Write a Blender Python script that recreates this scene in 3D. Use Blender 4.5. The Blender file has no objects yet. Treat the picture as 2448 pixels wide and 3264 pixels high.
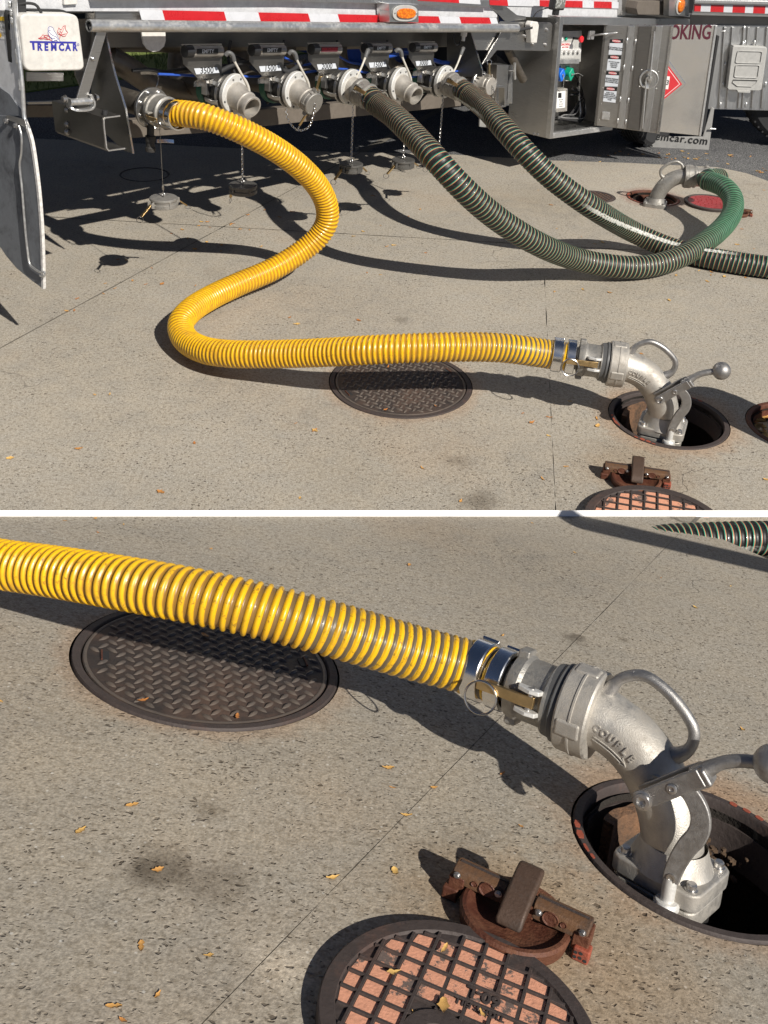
import bpy, bmesh, math, random
from mathutils import Vector, Matrix, Quaternion, noise
random.seed(7)
V = Vector
sc = bpy.context.scene
C = sc.collection
R = math.radians

# ---------------------------------------------------------------- camera
F = 3200.0; PX, PY = 1224.0, 1200.0; H = 1.9
def upv(p, r): return V((math.sin(r)*math.cos(p), math.cos(r)*math.cos(p), math.sin(p)))
nA = upv(R(27.60875), R(3.106)); nB = upv(R(9.35865), R(10.305))
def basis(n):
    x = (V((1, 0, 0)) - n*n.x).normalized(); return x, n.cross(x)
ax, ay = basis(nA)
RC = Matrix((ax, ay, nA))                       # camera axes -> world axes
cam = bpy.data.objects.new('camera', bpy.data.cameras.new('camera')); C.objects.link(cam)
cam.matrix_world = Matrix.Translation((0, 0, H)) @ RC.to_4x4()
cam.data.sensor_fit = 'HORIZONTAL'; cam.data.sensor_width = 36; cam.data.lens = 36*F/2448
cam.data.shift_y = -(1632-PY)/2448; cam.data.clip_end = 500; cam.data.clip_start = 0.05
sc.camera = cam
# ---------------------------------------------------------------- sky and sun
SUNC = V((-.520, -.258, -.814)).normalized()    # direction the light travels, in camera axes
sd = RC @ SUNC
elev = math.asin(-sd.z); azi = math.atan2(-sd.x, -sd.y)
W = bpy.data.worlds.new('World'); sc.world = W; W.use_nodes = True
nt = W.node_tree; nt.nodes.clear()
sky = nt.nodes.new('ShaderNodeTexSky'); sky.sky_type = 'NISHITA'; sky.sun_disc = False
sky.sun_elevation = elev; sky.sun_rotation = azi; sky.air_density = .45; sky.dust_density = .25; sky.ozone_density = 1.6
bg = nt.nodes.new('ShaderNodeBackground'); bg.inputs[1].default_value = 0.05
wo = nt.nodes.new('ShaderNodeOutputWorld')
nt.links.new(sky.outputs[0], bg.inputs[0]); nt.links.new(bg.outputs[0], wo.inputs[0])
sl = bpy.data.lights.new('sun', 'SUN'); sl.energy = 5.0; sl.angle = R(.53); sl.color = (1.0, .95, .87)
so = bpy.data.objects.new('sun', sl); C.objects.link(so)
so.rotation_mode = 'QUATERNION'; so.rotation_quaternion = sd.to_track_quat('-Z', 'Y'); so.location = (6, -4, 8)
sc.view_settings.view_transform = 'Standard'; sc.view_settings.look = 'None'
sc.view_settings.exposure = 0.18; sc.view_settings.gamma = 1.0

# ---------------------------------------------------------------- frames and pixel helpers
def ray(px, py): return RC @ V(((px-PX)/F, -(py-PY)/F, -1.0))
EYE = V((0, 0, H))
FA = Matrix.Identity(4)
HB = 0.725; SB = 0.717                            # height over the lower apron, its hardware is 3 inch instead of 4
zB = (RC @ nB).normalized(); xb, yb = basis(nB); xB = RC @ xb; yB = RC @ yb
FB = Matrix((( xB.x, yB.x, zB.x, 0), (xB.y, yB.y, zB.y, 0), (xB.z, yB.z, zB.z, 0), (0, 0, 0, 1)))
FB.translation = EYE - zB*HB
def onplane(Fm, px, py, off=0.0, axis=2):
    """point in the frame Fm where the sight line meets the plane (axis = off)"""
    inv = Fm.inverted(); o = inv @ EYE; d = inv.to_3x3() @ ray(px, py)
    t = (off - o[axis])/d[axis]
    return o + d*t
def gA(px, py, z=0.0): return onplane(FA, px, py, z)
def gY(px, py, y, Fm=FA): return onplane(Fm, px, py, y, 1)
def proj(w):
    c = RC.transposed() @ (V(w)-EYE); return (PX+F*c.x/-c.z, PY-F*c.y/-c.z)
def gB(px, py, z=0.0): return onplane(FB, px, py, z)
# truck frame: x along the truck (away to the right), y into the truck, z up
dt = RC @ V(((4200-PX)/F, (PY-101)/F, -1.0)).normalized()
zt = (V((0, 0, 1)) - dt*dt.z).normalized(); yt = zt.cross(dt)
KT = 0.87                                         # the truck's build scale
o_ = EYE + ray(755, 304).normalized()*5.55*KT
VZ = 0.72                                         # height of the valve centres over the truck's base
FT = Matrix(((dt.x, yt.x, zt.x, 0), (dt.y, yt.y, zt.y, 0), (dt.z, yt.z, zt.z, 0), (0, 0, 0, 1)))
FT = FT @ Matrix.Scale(KT, 4); FT.translation = o_ - zt*VZ*KT
ZV = (FT.inverted().to_3x3() @ (RC @ V(((PX-1150)/F, (7360-PY)/F, 1.0)))).normalized()   # plumb line of the truck body, in its own frame
def tp(px, py, y=0.0): return onplane(FT, px, py, y, 1)
def tx(px, py, x): return onplane(FT, px, py, x, 0)
def tz(px, py, z): return onplane(FT, px, py, z, 2)

# ---------------------------------------------------------------- materials
MATS = {}
class NT:
    def __init__(s, name):
        s.m = bpy.data.materials.new(name); s.m.use_nodes = True; s.t = s.m.node_tree; s.t.nodes.clear()
        s.o = s.n('ShaderNodeOutputMaterial'); s.b = s.n('ShaderNodeBsdfPrincipled'); s.l(s.b.outputs[0], s.o.inputs[0]); MATS[name] = s.m
    def n(s, t, **k):
        x = s.t.nodes.new(t)
        for a, b in k.items(): setattr(x, a, b)
        return x
    def l(s, a, b): s.t.links.new(a, b)
    def co(s, kind='Object', scale=(1, 1, 1), rot=(0, 0, 0)):
        c = s.n('ShaderNodeTexCoord'); m = s.n('ShaderNodeMapping'); m.inputs['Scale'].default_value = scale; m.inputs['Rotation'].default_value = rot
        s.l(c.outputs[kind], m.inputs[0]); return m.outputs[0]
    def noise(s, co, sc_, det=4, rough=.55, dist=0):
        x = s.n('ShaderNodeTexNoise'); x.inputs['Scale'].default_value = sc_; x.inputs['Detail'].default_value = det
        x.inputs['Roughness'].default_value = rough; x.inputs['Distortion'].default_value = dist; s.l(co, x.inputs['Vector']); return x.outputs[0]
    def vor(s, co, sc_, feat='F1'):
        x = s.n('ShaderNodeTexVoronoi', feature=feat); x.inputs['Scale'].default_value = sc_; s.l(co, x.inputs['Vector']); return x
    def rng(s, v, a, b, c=0., d=1., sm=False):
        x = s.n('ShaderNodeMapRange'); x.clamp = True
        if sm: x.interpolation_type = 'SMOOTHSTEP'
        for i, q in enumerate((a, b, c, d)): x.inputs[i+1].default_value = q
        s.l(v, x.inputs[0]); return x.outputs[0]
    def math(s, op, a, b=None):
        x = s.n('ShaderNodeMath', operation=op)
        for i, q in enumerate((a, b)):
            if q is None: continue
            if isinstance(q, (int, float)): x.inputs[i].default_value = q
            else: s.l(q, x.inputs[i])
        return x.outputs[0]
    def mix(s, f, a, b, mode='MIX'):
        x = s.n('ShaderNodeMix', data_type='RGBA', blend_type=mode)
        if isinstance(f, (int, float)): x.inputs[0].default_value = f
        else: s.l(f, x.inputs[0])
        for i, q in ((6, a), (7, b)):
            if isinstance(q, tuple): x.inputs[i].default_value = (*q[:3], 1)
            else: s.l(q, x.inputs[i])
        return x.outputs[2]
    def bump(s, h, d=.001, st=1., prev=None):
        x = s.n('ShaderNodeBump'); x.inputs['Distance'].default_value = d; x.inputs['Strength'].default_value = st
        s.l(h, x.inputs['Height'])
        if prev: s.l(prev, x.inputs['Normal'])
        return x.outputs[0]
    def fin(s, col=None, rough=None, metal=None, nrm=None, spec=None, coat=None):
        b = s.b
        for k, v in (('Base Color', col), ('Roughness', rough), ('Metallic', metal), ('Normal', nrm), ('Specular IOR Level', spec), ('Coat Weight', coat)):
            if v is None: continue
            if isinstance(v, tuple): b.inputs[k].default_value = (*v[:3], 1)
            elif isinstance(v, (int, float)): b.inputs[k].default_value = v
            else: s.l(v, b.inputs[k])
        return s.m

def concrete(name, k, tint, stains=()):
    s = NT(name); co = s.co(scale=(k, k, k))
    big = s.noise(co, 1.3, 5, .6); mid = s.noise(co, 9, 6, .65); fine = s.noise(co, 190, 3, .6); grit = s.noise(co, 75, 4, .7)
    base = s.mix(s.rng(big, .3, .7), tuple(c*.80 for c in tint), tuple(c*1.12 for c in tint))
    base = s.mix(s.rng(mid, .3, .72), base, tuple(c*f for c, f in zip(tint, (1.10, 1.06, 1.0))))
    base = s.mix(s.rng(fine, .28, .72), s.mix(1.0, base, (.66, .65, .63), 'MULTIPLY'), s.mix(1.0, base, (1.28, 1.27, 1.24), 'MULTIPLY'))
    base = s.mix(s.rng(grit, .46, .66), base, s.mix(1.0, base, (.68, .66, .63), 'MULTIPLY'))
    # dark elongated pits, irregular
    dn = s.n('ShaderNodeTexNoise'); dn.inputs['Scale'].default_value = 45; s.l(co, dn.inputs['Vector'])
    vm = s.n('ShaderNodeVectorMath', operation='SCALE'); vm.inputs['Scale'].default_value = .022; s.l(dn.outputs[1], vm.inputs[0])
    va = s.n('ShaderNodeVectorMath', operation='ADD'); s.l(co, va.inputs[0]); s.l(vm.outputs[0], va.inputs[1])
    pits = None
    for sc_, th, keep, rot in ((30, .18, .60, .3), (55, .24, .52, 1.2), (100, .27, .40, 2.2), (13, .10, .60, 2.7)):
        mp = s.n('ShaderNodeMapping'); mp.inputs['Scale'].default_value = (1.0, 1.55, 1); mp.inputs['Rotation'].default_value = (0, 0, rot); s.l(va.outputs[0], mp.inputs[0])
        v = s.vor(mp.outputs[0], sc_)
        sep = s.n('ShaderNodeSeparateColor'); s.l(v.outputs['Color'], sep.inputs[0])
        m = s.math('MULTIPLY', s.rng(v.outputs['Distance'], th*.6, th, 1, 0), s.rng(sep.outputs[0], keep, keep+.12))
        pits = m if pits is None else s.math('MAXIMUM', pits, m)
    pm = s.math('MULTIPLY', pits, s.rng(s.noise(co, 3.0, 3), .36, .6, .25, .95))
    col = s.mix(pm, base, s.mix(1.0, base, (.34, .31, .29), 'MULTIPLY'))
    v2 = s.vor(co, 85); sep2 = s.n('ShaderNodeSeparateColor'); s.l(v2.outputs['Color'], sep2.inputs[0])
    fl = s.math('MULTIPLY', s.rng(v2.outputs['Distance'], .12, .25, 1, 0), s.rng(sep2.outputs[1], .86, .93))
    col = s.mix(s.math('MULTIPLY', fl, .75), col, (.62, .60, .55))
    # broad oily and rusty stains
    st = s.rng(s.noise(co, 2.1, 6, .7, .4), .60, .78); col = s.mix(s.math('MULTIPLY', st, .55), col, s.mix(1.0, col, (.55, .50, .45), 'MULTIPLY'))
    rs = s.rng(s.noise(s.co(scale=(k, k, k), rot=(0, 0, 1)), .9, 5, .6), .58, .75); col = s.mix(s.math('MULTIPLY', rs, .4), col, s.mix(1.0, col, (1.0, .80, .62), 'MULTIPLY'))
    # drips, rust halos and oil spots where they lie
    oc = s.co(); wn = s.noise(oc, 14*k, 6, .7)
    for (x, y, r0, r1, f, amt) in stains:
        sub = s.n('ShaderNodeVectorMath', operation='SUBTRACT'); sub.inputs[1].default_value = (x, y, 0); s.l(oc, sub.inputs[0])
        ln = s.n('ShaderNodeVectorMath', operation='LENGTH'); s.l(sub.outputs[0], ln.inputs[0])
        dd = s.math('ADD', ln.outputs['Value'], s.math('MULTIPLY', s.math('SUBTRACT', wn, .5), (r1-r0)*1.6+.02))
        col = s.mix(s.math('MULTIPLY', s.rng(dd, r0, r1, amt, 0, True), s.rng(wn, .3, .6, .55, 1)), col, s.mix(1.0, col, f, 'MULTIPLY'))
    # hairline cracks
    cd = s.n('ShaderNodeTexNoise'); cd.inputs['Scale'].default_value = 4; cd.inputs['Detail'].default_value = 6; s.l(co, cd.inputs['Vector'])
    cm = s.n('ShaderNodeVectorMath', operation='SCALE'); cm.inputs['Scale'].default_value = .28; s.l(cd.outputs[1], cm.inputs[0])
    ca = s.n('ShaderNodeVectorMath', operation='ADD'); s.l(co, ca.inputs[0]); s.l(cm.outputs[0], ca.inputs[1])
    vc = s.vor(ca.outputs[0], 1.7, 'DISTANCE_TO_EDGE')
    cr = s.math('MULTIPLY', s.rng(vc.outputs['Distance'], .0015, .004, 1, 0), s.rng(s.noise(co, 1.1, 2), .57, .63))
    col = s.mix(s.math('MULTIPLY', cr, .45), col, (.07, .06, .05))
    h = s.math('SUBTRACT', s.math('ADD', s.math('MULTIPLY', fine, .5), s.math('MULTIPLY', grit, .8)), s.math('ADD', s.math('MULTIPLY', pm, 1.6), cr))
    return s.fin(col, .88, nrm=s.bump(h, .0016/k, .9), spec=.3)
RUST = (1.0, .70, .50); OIL = (.42, .40, .38)
def stn(Fm, px, py, r0, r1, f, amt): p = onplane(Fm, px, py, 0.0); return (p.x, p.y, r0, r1, f, amt)
concrete('concrete', 1.0, (.392, .365, .322), [(.159, 3.583, .27, .36, RUST, .55), (1.199, 3.382, .22, .33, RUST, .7), (1.83, 6.275, .16, .26, (.75, .45, .42), .6), stn(FA, 2030, 1500, .10, .30, (.80, .66, .52), .6),
    stn(FA, 1530, 1600, .02, .10, OIL, .8), stn(FA, 1460, 1470, .01, .07, OIL, .5), stn(FA, 640, 985, .02, .16, (.6, .57, .53), .5), stn(FA, 1280, 1020, .01, .05, OIL, .6), stn(FA, 1100, 1500, .05, .30, (.8, .78, .74), .5), stn(FA, 1980, 960, .1, .5, (1.12, 1.1, 1.06), .8), stn(FA, 300, 1250, .2, .7, (1.1, 1.09, 1.07), .8), stn(FA, 1730, 640, .1, .5, (.85, .82, .76), .6)])
concrete('apron_concrete', 1.32, (.388, .357, .308), [(-.1465, 1.457, .19, .25, RUST, .6), (.56, 1.19, .14, .25, RUST, .8), stn(FB, 505, 2772, .010, .050, OIL, 1.0), stn(FB, 690, 2810, .006, .055, OIL, .7), stn(FB, 440, 2775, .004, .03, OIL, .6), stn(FB, 1820, 2035, .005, .035, OIL, .7), stn(FB, 1840, 2030, .004, .02, OIL, .8),
    stn(FB, 1990, 2040, .004, .02, (.6, .58, .55), .9), stn(FB, 670, 2580, .003, .03, (.6, .57, .53), .9), stn(FB, 1800, 3050, .05, .22, (.98, .78, .58), .8), stn(FB, 1500, 2850, .03, .16, (.86, .76, .64), .7), stn(FB, 900, 3080, .01, .05, (1.5, 1.48, 1.45), .8), stn(FB, 300, 2500, .05, .3, (1.1, 1.09, 1.07), .8), stn(FB, 1700, 1800, .1, .5, (.86, .85, .84), .8)])

s = NT('asphalt'); co = s.co(); v = s.vor(co, 140); sep = s.n('ShaderNodeSeparateColor'); s.l(v.outputs['Color'], sep.inputs[0])
c = s.mix(s.rng(sep.outputs[0], .2, 1), (.13, .13, .132), (.36, .355, .34)); c = s.mix(s.rng(v.outputs['Distance'], .3, .6), c, (.07, .07, .072))
c = s.mix(s.rng(s.noise(co, 1.2, 5), .35, .7), c, s.mix(1.0, c, (.75, .75, .77), 'MULTIPLY'))
s.fin(c, .9, nrm=s.bump(v.outputs['Distance'], .003, -.8), spec=.3)

def simple(name, col, rough=.5, metal=0, n=None, var=.15, bump=.0002, coat=None, spec=None):
    s = NT(name); co = s.co(); nz = s.noise(co, n or 12, 6, .65)
    c = s.mix(s.rng(nz, .3, .7), tuple(x*(1-var) for x in col), tuple(min(1, x*(1+var)) for x in col))
    return s.fin(c, s.rng(nz, .2, .8, max(.02, rough-.08), min(1, rough+.1)), metal, s.bump(s.noise(co, (n or 12)*12, 3), bump, .6), spec, coat)
def dirty(name, col, dirt, amt=.5, rough=.4, metal=0., n=7, bump=.0005, lo=.5, hi=.66, bn=160):
    s = NT(name); co = s.co(); a = s.noise(co, n, 8, .7, .3); b = s.noise(co, n*7, 5, .7)
    base = s.mix(s.rng(b, .3, .7), tuple(x*.85 for x in col), tuple(min(1, x*1.12) for x in col))
    f = s.math('MULTIPLY', s.rng(s.math('ADD', s.math('MULTIPLY', a, .7), s.math('MULTIPLY', b, .3)), lo, hi), amt)
    m = s.math('MULTIPLY', s.math('SUBTRACT', 1.0, f), metal)
    return s.fin(s.mix(f, base, dirt), s.rng(s.math('ADD', f, s.math('MULTIPLY', b, .3)), 0, 1, rough, min(1, rough+.35)), m, s.bump(s.noise(co, bn, 3, .6), bump, .8))
def brushed(name, col, rough=.32, sc_=(3, 3, 90), var=.22):
    s = NT(name); co = s.co(scale=sc_); nz = s.noise(co, 6, 5, .6); bl = s.noise(s.co(), 3.5, 5, .6)
    c = s.mix(s.rng(nz, .3, .7), tuple(x*(1-var) for x in col), col); c = s.mix(s.math('MULTIPLY', s.rng(bl, .5, .75), .4), c, tuple(x*.55 for x in col))
    return s.fin(c, s.rng(s.math('ADD', s.math('MULTIPLY', nz, .5), s.math('MULTIPLY', bl, .5)), .3, .7, rough-.08, rough+.14), .95, s.bump(s.noise(s.co(), 3.0, 2, .5), .012, .5, s.bump(nz, .0004, .35)))
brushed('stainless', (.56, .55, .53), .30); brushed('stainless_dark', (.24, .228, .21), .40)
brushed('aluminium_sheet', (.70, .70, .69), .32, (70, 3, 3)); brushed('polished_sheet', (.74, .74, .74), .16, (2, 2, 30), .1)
dirty('rail_metal', (.66, .66, .65), (.28, .26, .23), .5, .30, .85, 9)
dirty('cast_aluminium', (.58, .55, .50), (.19, .16, .125), .75, .42, .75, 8, .0006, .45, .68, 420)
dirty('bright_casting', (.72, .71, .68), (.30, .28, .25), .55, .45, .45, 14, .0006)
dirty('lever_metal', (.36, .35, .34), (.16, .14, .12), .5, .40, .85, 14, .0005, .48, .68, 500)
dirty('coupler_metal', (.42, .405, .375), (.13, .115, .095), .7, .38, .8, 22, .0007, .42, .62, 400)
dirty('dark_casting', (.060, .058, .056), (.06, .055, .05), .6, .45, .6, 16)
simple('chrome', (.84, .84, .84), .22, 1.0, 8, .04, .0001)
simple('brass', (.60, .42, .20), .30, .95, 30, .25); simple('steel_ring', (.60, .59, .57), .22, 1.0, 30, .1)
simple('bolt_metal', (.52, .51, .50), .3, .9, 40, .2)
dirty('cap_iron', (.15, .145, .135), (.08, .07, .06), .6, .42, .6, 16)
dirty('pipe_metal', (.17, .15, .125), (.06, .05, .04), .6, .42, .75, 6)
dirty('joint_fill', (.15, .135, .11), (.22, .20, .165), .7, .9, 0, 20, .003)
dirty('painted_beam', (.17, .145, .12), (.08, .065, .05), .5, .55, .2, 5)
dirty('frame_iron', (.060, .046, .042), (.17, .065, .035), .35, .62, .1, 9, .0012, .52, .70)
dirty('tread_iron', (.052, .042, .038), (.12, .068, .045), .7, .50, .35, 5, .0008, .45, .65)
dirty('tread_top', (.17, .145, .125), (.085, .058, .042), .75, .36, .55, 5, .0006, .42, .62)
dirty('rust_iron', (.095, .030, .017), (.17, .070, .032), .8, .50, .15, 11, .0016, .44, .64)
dirty('rust_bar', (.165, .085, .042), (.045, .032, .026), .9, .5, .2, 13, .0010, .45, .60)
dirty('rust_lever', (.085, .052, .036), (.035, .030, .028), .8, .48, .2, 18, .0008)
dirty('red_paint', (.30, .018, .022), (.12, .02, .02), .6, .5, 0, 14, .001)
dirty('orange_trim', (.33, .075, .04), (.12, .045, .03), .9, .6, 0, 26, .001)
dirty('bucket_rust', (.20, .105, .055), (.06, .042, .03), .9, .85, 0, 16, .004, .42, .58)
dirty('mud_brown', (.10, .062, .036), (.05, .032, .02), .8, .95, 0, 40, .004)
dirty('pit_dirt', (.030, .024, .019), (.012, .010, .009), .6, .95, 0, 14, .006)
dirty('pink_paint', (.72, .34, .215), (.115, .095, .085), .95, .62, 0, 17, .0010, .535, .56, 300)
simple('black_rubber', (.022, .022, .023), .7); simple('black_plastic', (.02, .02, .021), .35); dirty('tyre_rubber', (.030, .030, .031), (.09, .085, .08), .4, .8)
dirty('white_plastic', (.66, .64, .60), (.45, .42, .38), .35, .42, 0, 5); dirty('grey_plastic', (.44, .435, .415), (.33, .32, .30), .4, .5, 0, 6)
dirty('white_rod', (.56, .53, .47), (.33, .30, .25), .6, .5, 0, 20); simple('white_print', (.80, .79, .77), .5, var=.03); simple('black_print', (.014, .014, .014), .5)
simple('blue_print', (.035, .035, .32), .5, var=.05); simple('red_print', (.60, .03, .04), .5, var=.05); simple('maroon_print', (.085, .012, .025), .4)
simple('yellow_print', (.80, .52, .03), .5, var=.05); simple('label_grey', (.62, .65, .69), .45, var=.05)
simple('tape_red', (.52, .016, .022), .28, coat=.4, var=.1); simple('tape_white', (.62, .63, .66), .28, coat=.4, var=.06)
dirty('panel_white', (.72, .725, .74), (.5, .5, .5), .3, .35, .3, 4); simple('blue_paint', (.03, .09, .42), .3); simple('blue_knob', (.015, .16, .70), .35); simple('green_knob', (.005, .34, .20), .35)
simple('green_ring', (.030, .13, .085), .35); simple('red_knob', (.75, .02, .03), .3, coat=.5); simple('clear_plastic', (.27, .25, .22), .16, 0.0, var=.2, coat=.8)
simple('dark_wall', (.050, .052, .060), .7); simple('bark', (.20, .185, .165), .9, n=8, var=.5, bump=.01); simple('kerb_paint', (.92, .92, .91), .6, var=.015)
dirty('flap_grey', (.155, .165, .18), (.035, .035, .038), .8, .6, 0, 4); simple('flap_edge', (.62, .60, .57), .6, n=60, var=.3); dirty('flap_panel', (.36, .355, .34), (.22, .21, .20), .5, .5, .3, 4)
simple('deep_maroon', (.14, .015, .03), .5); simple('gear_grey', (.10, .10, .10), .5)
s = NT('amber_lens'); co = s.co(); v = s.vor(co, 75); c = s.mix(s.rng(v.outputs['Distance'], .1, .6), (.95, .30, .012), (.62, .13, .004)); s.fin(c, .2, nrm=s.bump(v.outputs['Distance'], .003, .8), coat=1.0)
s = NT('clear_lens'); co = s.co(); v = s.vor(co, 60); c = s.mix(s.rng(v.outputs['Distance'], .1, .6), (.75, .76, .72), (.22, .22, .20)); s.fin(c, .15, .3, nrm=s.bump(v.outputs['Distance'], .004, .8), coat=1.0)
s = NT('leaf_orange'); oi = s.n('ShaderNodeObjectInfo'); co = s.co()
c = s.mix(oi.outputs['Random'], (.46, .17, .04), (.74, .50, .16)); c = s.mix(s.rng(s.noise(co, 60, 4), .45, .75), c, (.34, .12, .03)); s.fin(c, .6)
s = NT('grass_green'); co = s.co(); c = s.mix(s.noise(co, 40), (.05, .10, .02), (.22, .25, .06)); s.fin(c, .8)

# hose skins: UV x = helix phase, UV y = angle round the hose; second map x = metres along the hose
def fract(s, v): return s.math('FRACT', v)
def uvs(s, name):
    u = s.n('ShaderNodeUVMap', uv_map=name); x = s.n('ShaderNodeSeparateXYZ'); s.l(u.outputs[0], x.inputs[0]); return x.outputs[0], x.outputs[1]
def yellow_hose(name, Lend):
    s = NT(name); u, v = uvs(s, 'helix'); al, rem = uvs(s, 'along'); co = s.co(); fr = fract(s, u)
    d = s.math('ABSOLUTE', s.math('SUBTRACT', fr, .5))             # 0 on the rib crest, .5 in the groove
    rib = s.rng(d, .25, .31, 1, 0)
    dirt = s.noise(co, 26, 6, .7); big = s.noise(co, 5, 4)
    yel = s.mix(s.rng(dirt, .35, .75), (.86, .50, .008), (.72, .39, .010))
    yel = s.mix(s.math('MULTIPLY', s.rng(s.noise(co, 130, 4, .7), .57, .68), .8), yel, (.20, .11, .02))
    yel = s.mix(s.math('MULTIPLY', s.rng(s.noise(co, 11, 7, .75, .5), .52, .66), .6), yel, (.36, .20, .03))
    yel = s.mix(s.math('MULTIPLY', s.rng(s.noise(co, 3.2, 4, .6), .5, .68), .35), yel, (.52, .30, .03))
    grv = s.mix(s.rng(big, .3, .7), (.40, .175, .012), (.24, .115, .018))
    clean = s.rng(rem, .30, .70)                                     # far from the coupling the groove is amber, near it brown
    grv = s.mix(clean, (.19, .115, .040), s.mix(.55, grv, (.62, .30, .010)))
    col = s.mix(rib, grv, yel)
    endm = s.math('MULTIPLY', s.rng(rem, Lend, Lend*1.25, 1, 0), s.rng(d, .27, .30))
    col = s.mix(s.math('MULTIPLY', endm, .95), col, s.mix(dirt, (.085, .066, .042), (.16, .125, .075)))
    return s.fin(col, s.rng(dirt, .3, .7, .26, .42), nrm=s.bump(dirt, .0006, .4), coat=.25)
yellow_hose('yellow_hose_skin', .27)
def green_hose(name, dusty, off=.30):
    s = NT(name); u, v = uvs(s, 'helix'); al, rem = uvs(s, 'along'); co = s.co(); fr = fract(s, u); n1 = s.noise(co, 30, 5, .7)
    def band(a, b, e=.02): return s.math('MULTIPLY', s.rng(fr, a-e, a+e), s.rng(fr, b-e, b+e, 1, 0))
    blk = s.mix(s.rng(s.noise(co, 150, 4), .4, .7), (.008, .008, .008), (.026, .025, .022))
    green = (.016, .40, .25); orange = (.64, .26, .13)
    col = s.mix(band(.39, .48, .012), blk, green); col = s.mix(band(.515, .605, .012), col, orange)
    col = s.mix(s.math('MULTIPLY', s.rng(n1, .58, .74), .25), col, (.09, .08, .06))
    if dusty:                                                       # bleached green scuffing over the upper far bend
        dz = s.math('MULTIPLY', s.rng(rem, .10, .35), s.rng(rem, .95, 1.35, 1, 0))
        gm = s.mix(s.rng(n1, .3, .7), (.035, .17, .085), (.10, .27, .15))
        col = s.mix(s.math('MULTIPLY', dz, s.rng(n1, .2, .6, .45, .85)), col, s.mix(s.rng(s.math('ABSOLUTE', s.math('SUBTRACT', fr, .5)), .24, .30), gm, (.018, .05, .03)))
    # paper-white printed stripe winding slowly round the hose
    sv = fract(s, s.math('ADD', v, s.math('ADD', s.math('MULTIPLY', al, .17), off)))
    wav = s.math('MULTIPLY', s.math('SUBTRACT', s.noise(co, 55, 3), .5), .04)
    st = s.rng(s.math('ABSOLUTE', s.math('ADD', s.math('SUBTRACT', sv, .5), wav)), .026, .033, 1, 0)
    st = s.math('MULTIPLY', st, s.rng(s.noise(co, 90, 3), .36, .46))
    st = s.math('MULTIPLY', st, s.rng(s.math('ABSOLUTE', s.math('SUBTRACT', fract(s, s.math('MULTIPLY', al, .55)), .5)), .18, .24))
    col = s.mix(s.math('MULTIPLY', st, .93), col, (.60, .60, .55))
    return s.fin(col, s.rng(n1, .3, .7, .34, .6), nrm=s.bump(s.noise(co, 260, 3), .0006, .5), coat=.05)
green_hose('green_hose_skin', False, .12); green_hose('scuffed_green_hose_skin', True, .62)

# ---------------------------------------------------------------- object helpers
def link(o, parent=None):
    C.objects.link(o)
    if parent: o.parent = parent
    return o
def tag(o, label=None, cat=None, group=None, kind=None):
    for k, v in (('label', label), ('category', cat), ('group', group), ('kind', kind)):
        if v: o[k] = v
    return o
def empty(name, Fm, label=None, cat=None, group=None, kind=None):
    o = bpy.data.objects.new(name, None); link(o); o.matrix_world = Fm; o.empty_display_size = .05
    return tag(o, label, cat, group, kind)
def arc(a0, a1, n): return [a0+(a1-a0)*i/n for i in range(n+1)]
def frame_of(d, hint=None):
    d = d.normalized(); h = hint or (V((0, 0, 1)) if abs(d.z) < .95 else V((0, 1, 0)))
    a = (h - d*h.dot(d)).normalized(); return a, d.cross(a)
def catmull(pts, per=12):
    P = [V(p) for p in pts]; P = [P[0]*2-P[1]] + P + [P[-1]*2-P[-2]]; out = []
    for i in range(1, len(P)-2):
        p0, p1, p2, p3 = P[i-1:i+3]; t1 = max(1e-6, (p1-p0).length**.5); t2 = max(1e-6, (p2-p1).length**.5); t3 = max(1e-6, (p3-p2).length**.5)
        m1 = (p1-p0)/t1 - (p2-p0)/(t1+t2) + (p2-p1)/t2; m2 = (p2-p1)/t2 - (p3-p1)/(t2+t3) + (p3-p2)/t3; m1 *= t2; m2 *= t2
        for k in range(per):
            t = k/per; a = 2*t**3-3*t*t+1; b = t**3-2*t*t+t; c = -2*t**3+3*t*t; d = t**3-t*t
            out.append(p1*a + m1*b + p2*c + m2*d)
    out.append(P[-2]); return out
def resample(pts, step):
    L = [0]
    for a, b in zip(pts, pts[1:]): L.append(L[-1]+(b-a).length)
    n = max(2, round(L[-1]/step)); out = []; j = 0
    for i in range(n+1):
        s = L[-1]*i/n
        while j < len(L)-2 and L[j+1] < s: j += 1
        t = (s-L[j])/max(1e-9, L[j+1]-L[j]); out.append(pts[j].lerp(pts[j+1], t))
    return out, L[-1]
def frames(pts):
    T = [(pts[min(i+1, len(pts)-1)]-pts[max(i-1, 0)]).normalized() for i in range(len(pts))]
    a, _ = frame_of(T[0]); A = []
    for t in T:
        a = (a - t*a.dot(t)).normalized(); A.append((a, t.cross(a), t))
    return A
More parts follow.
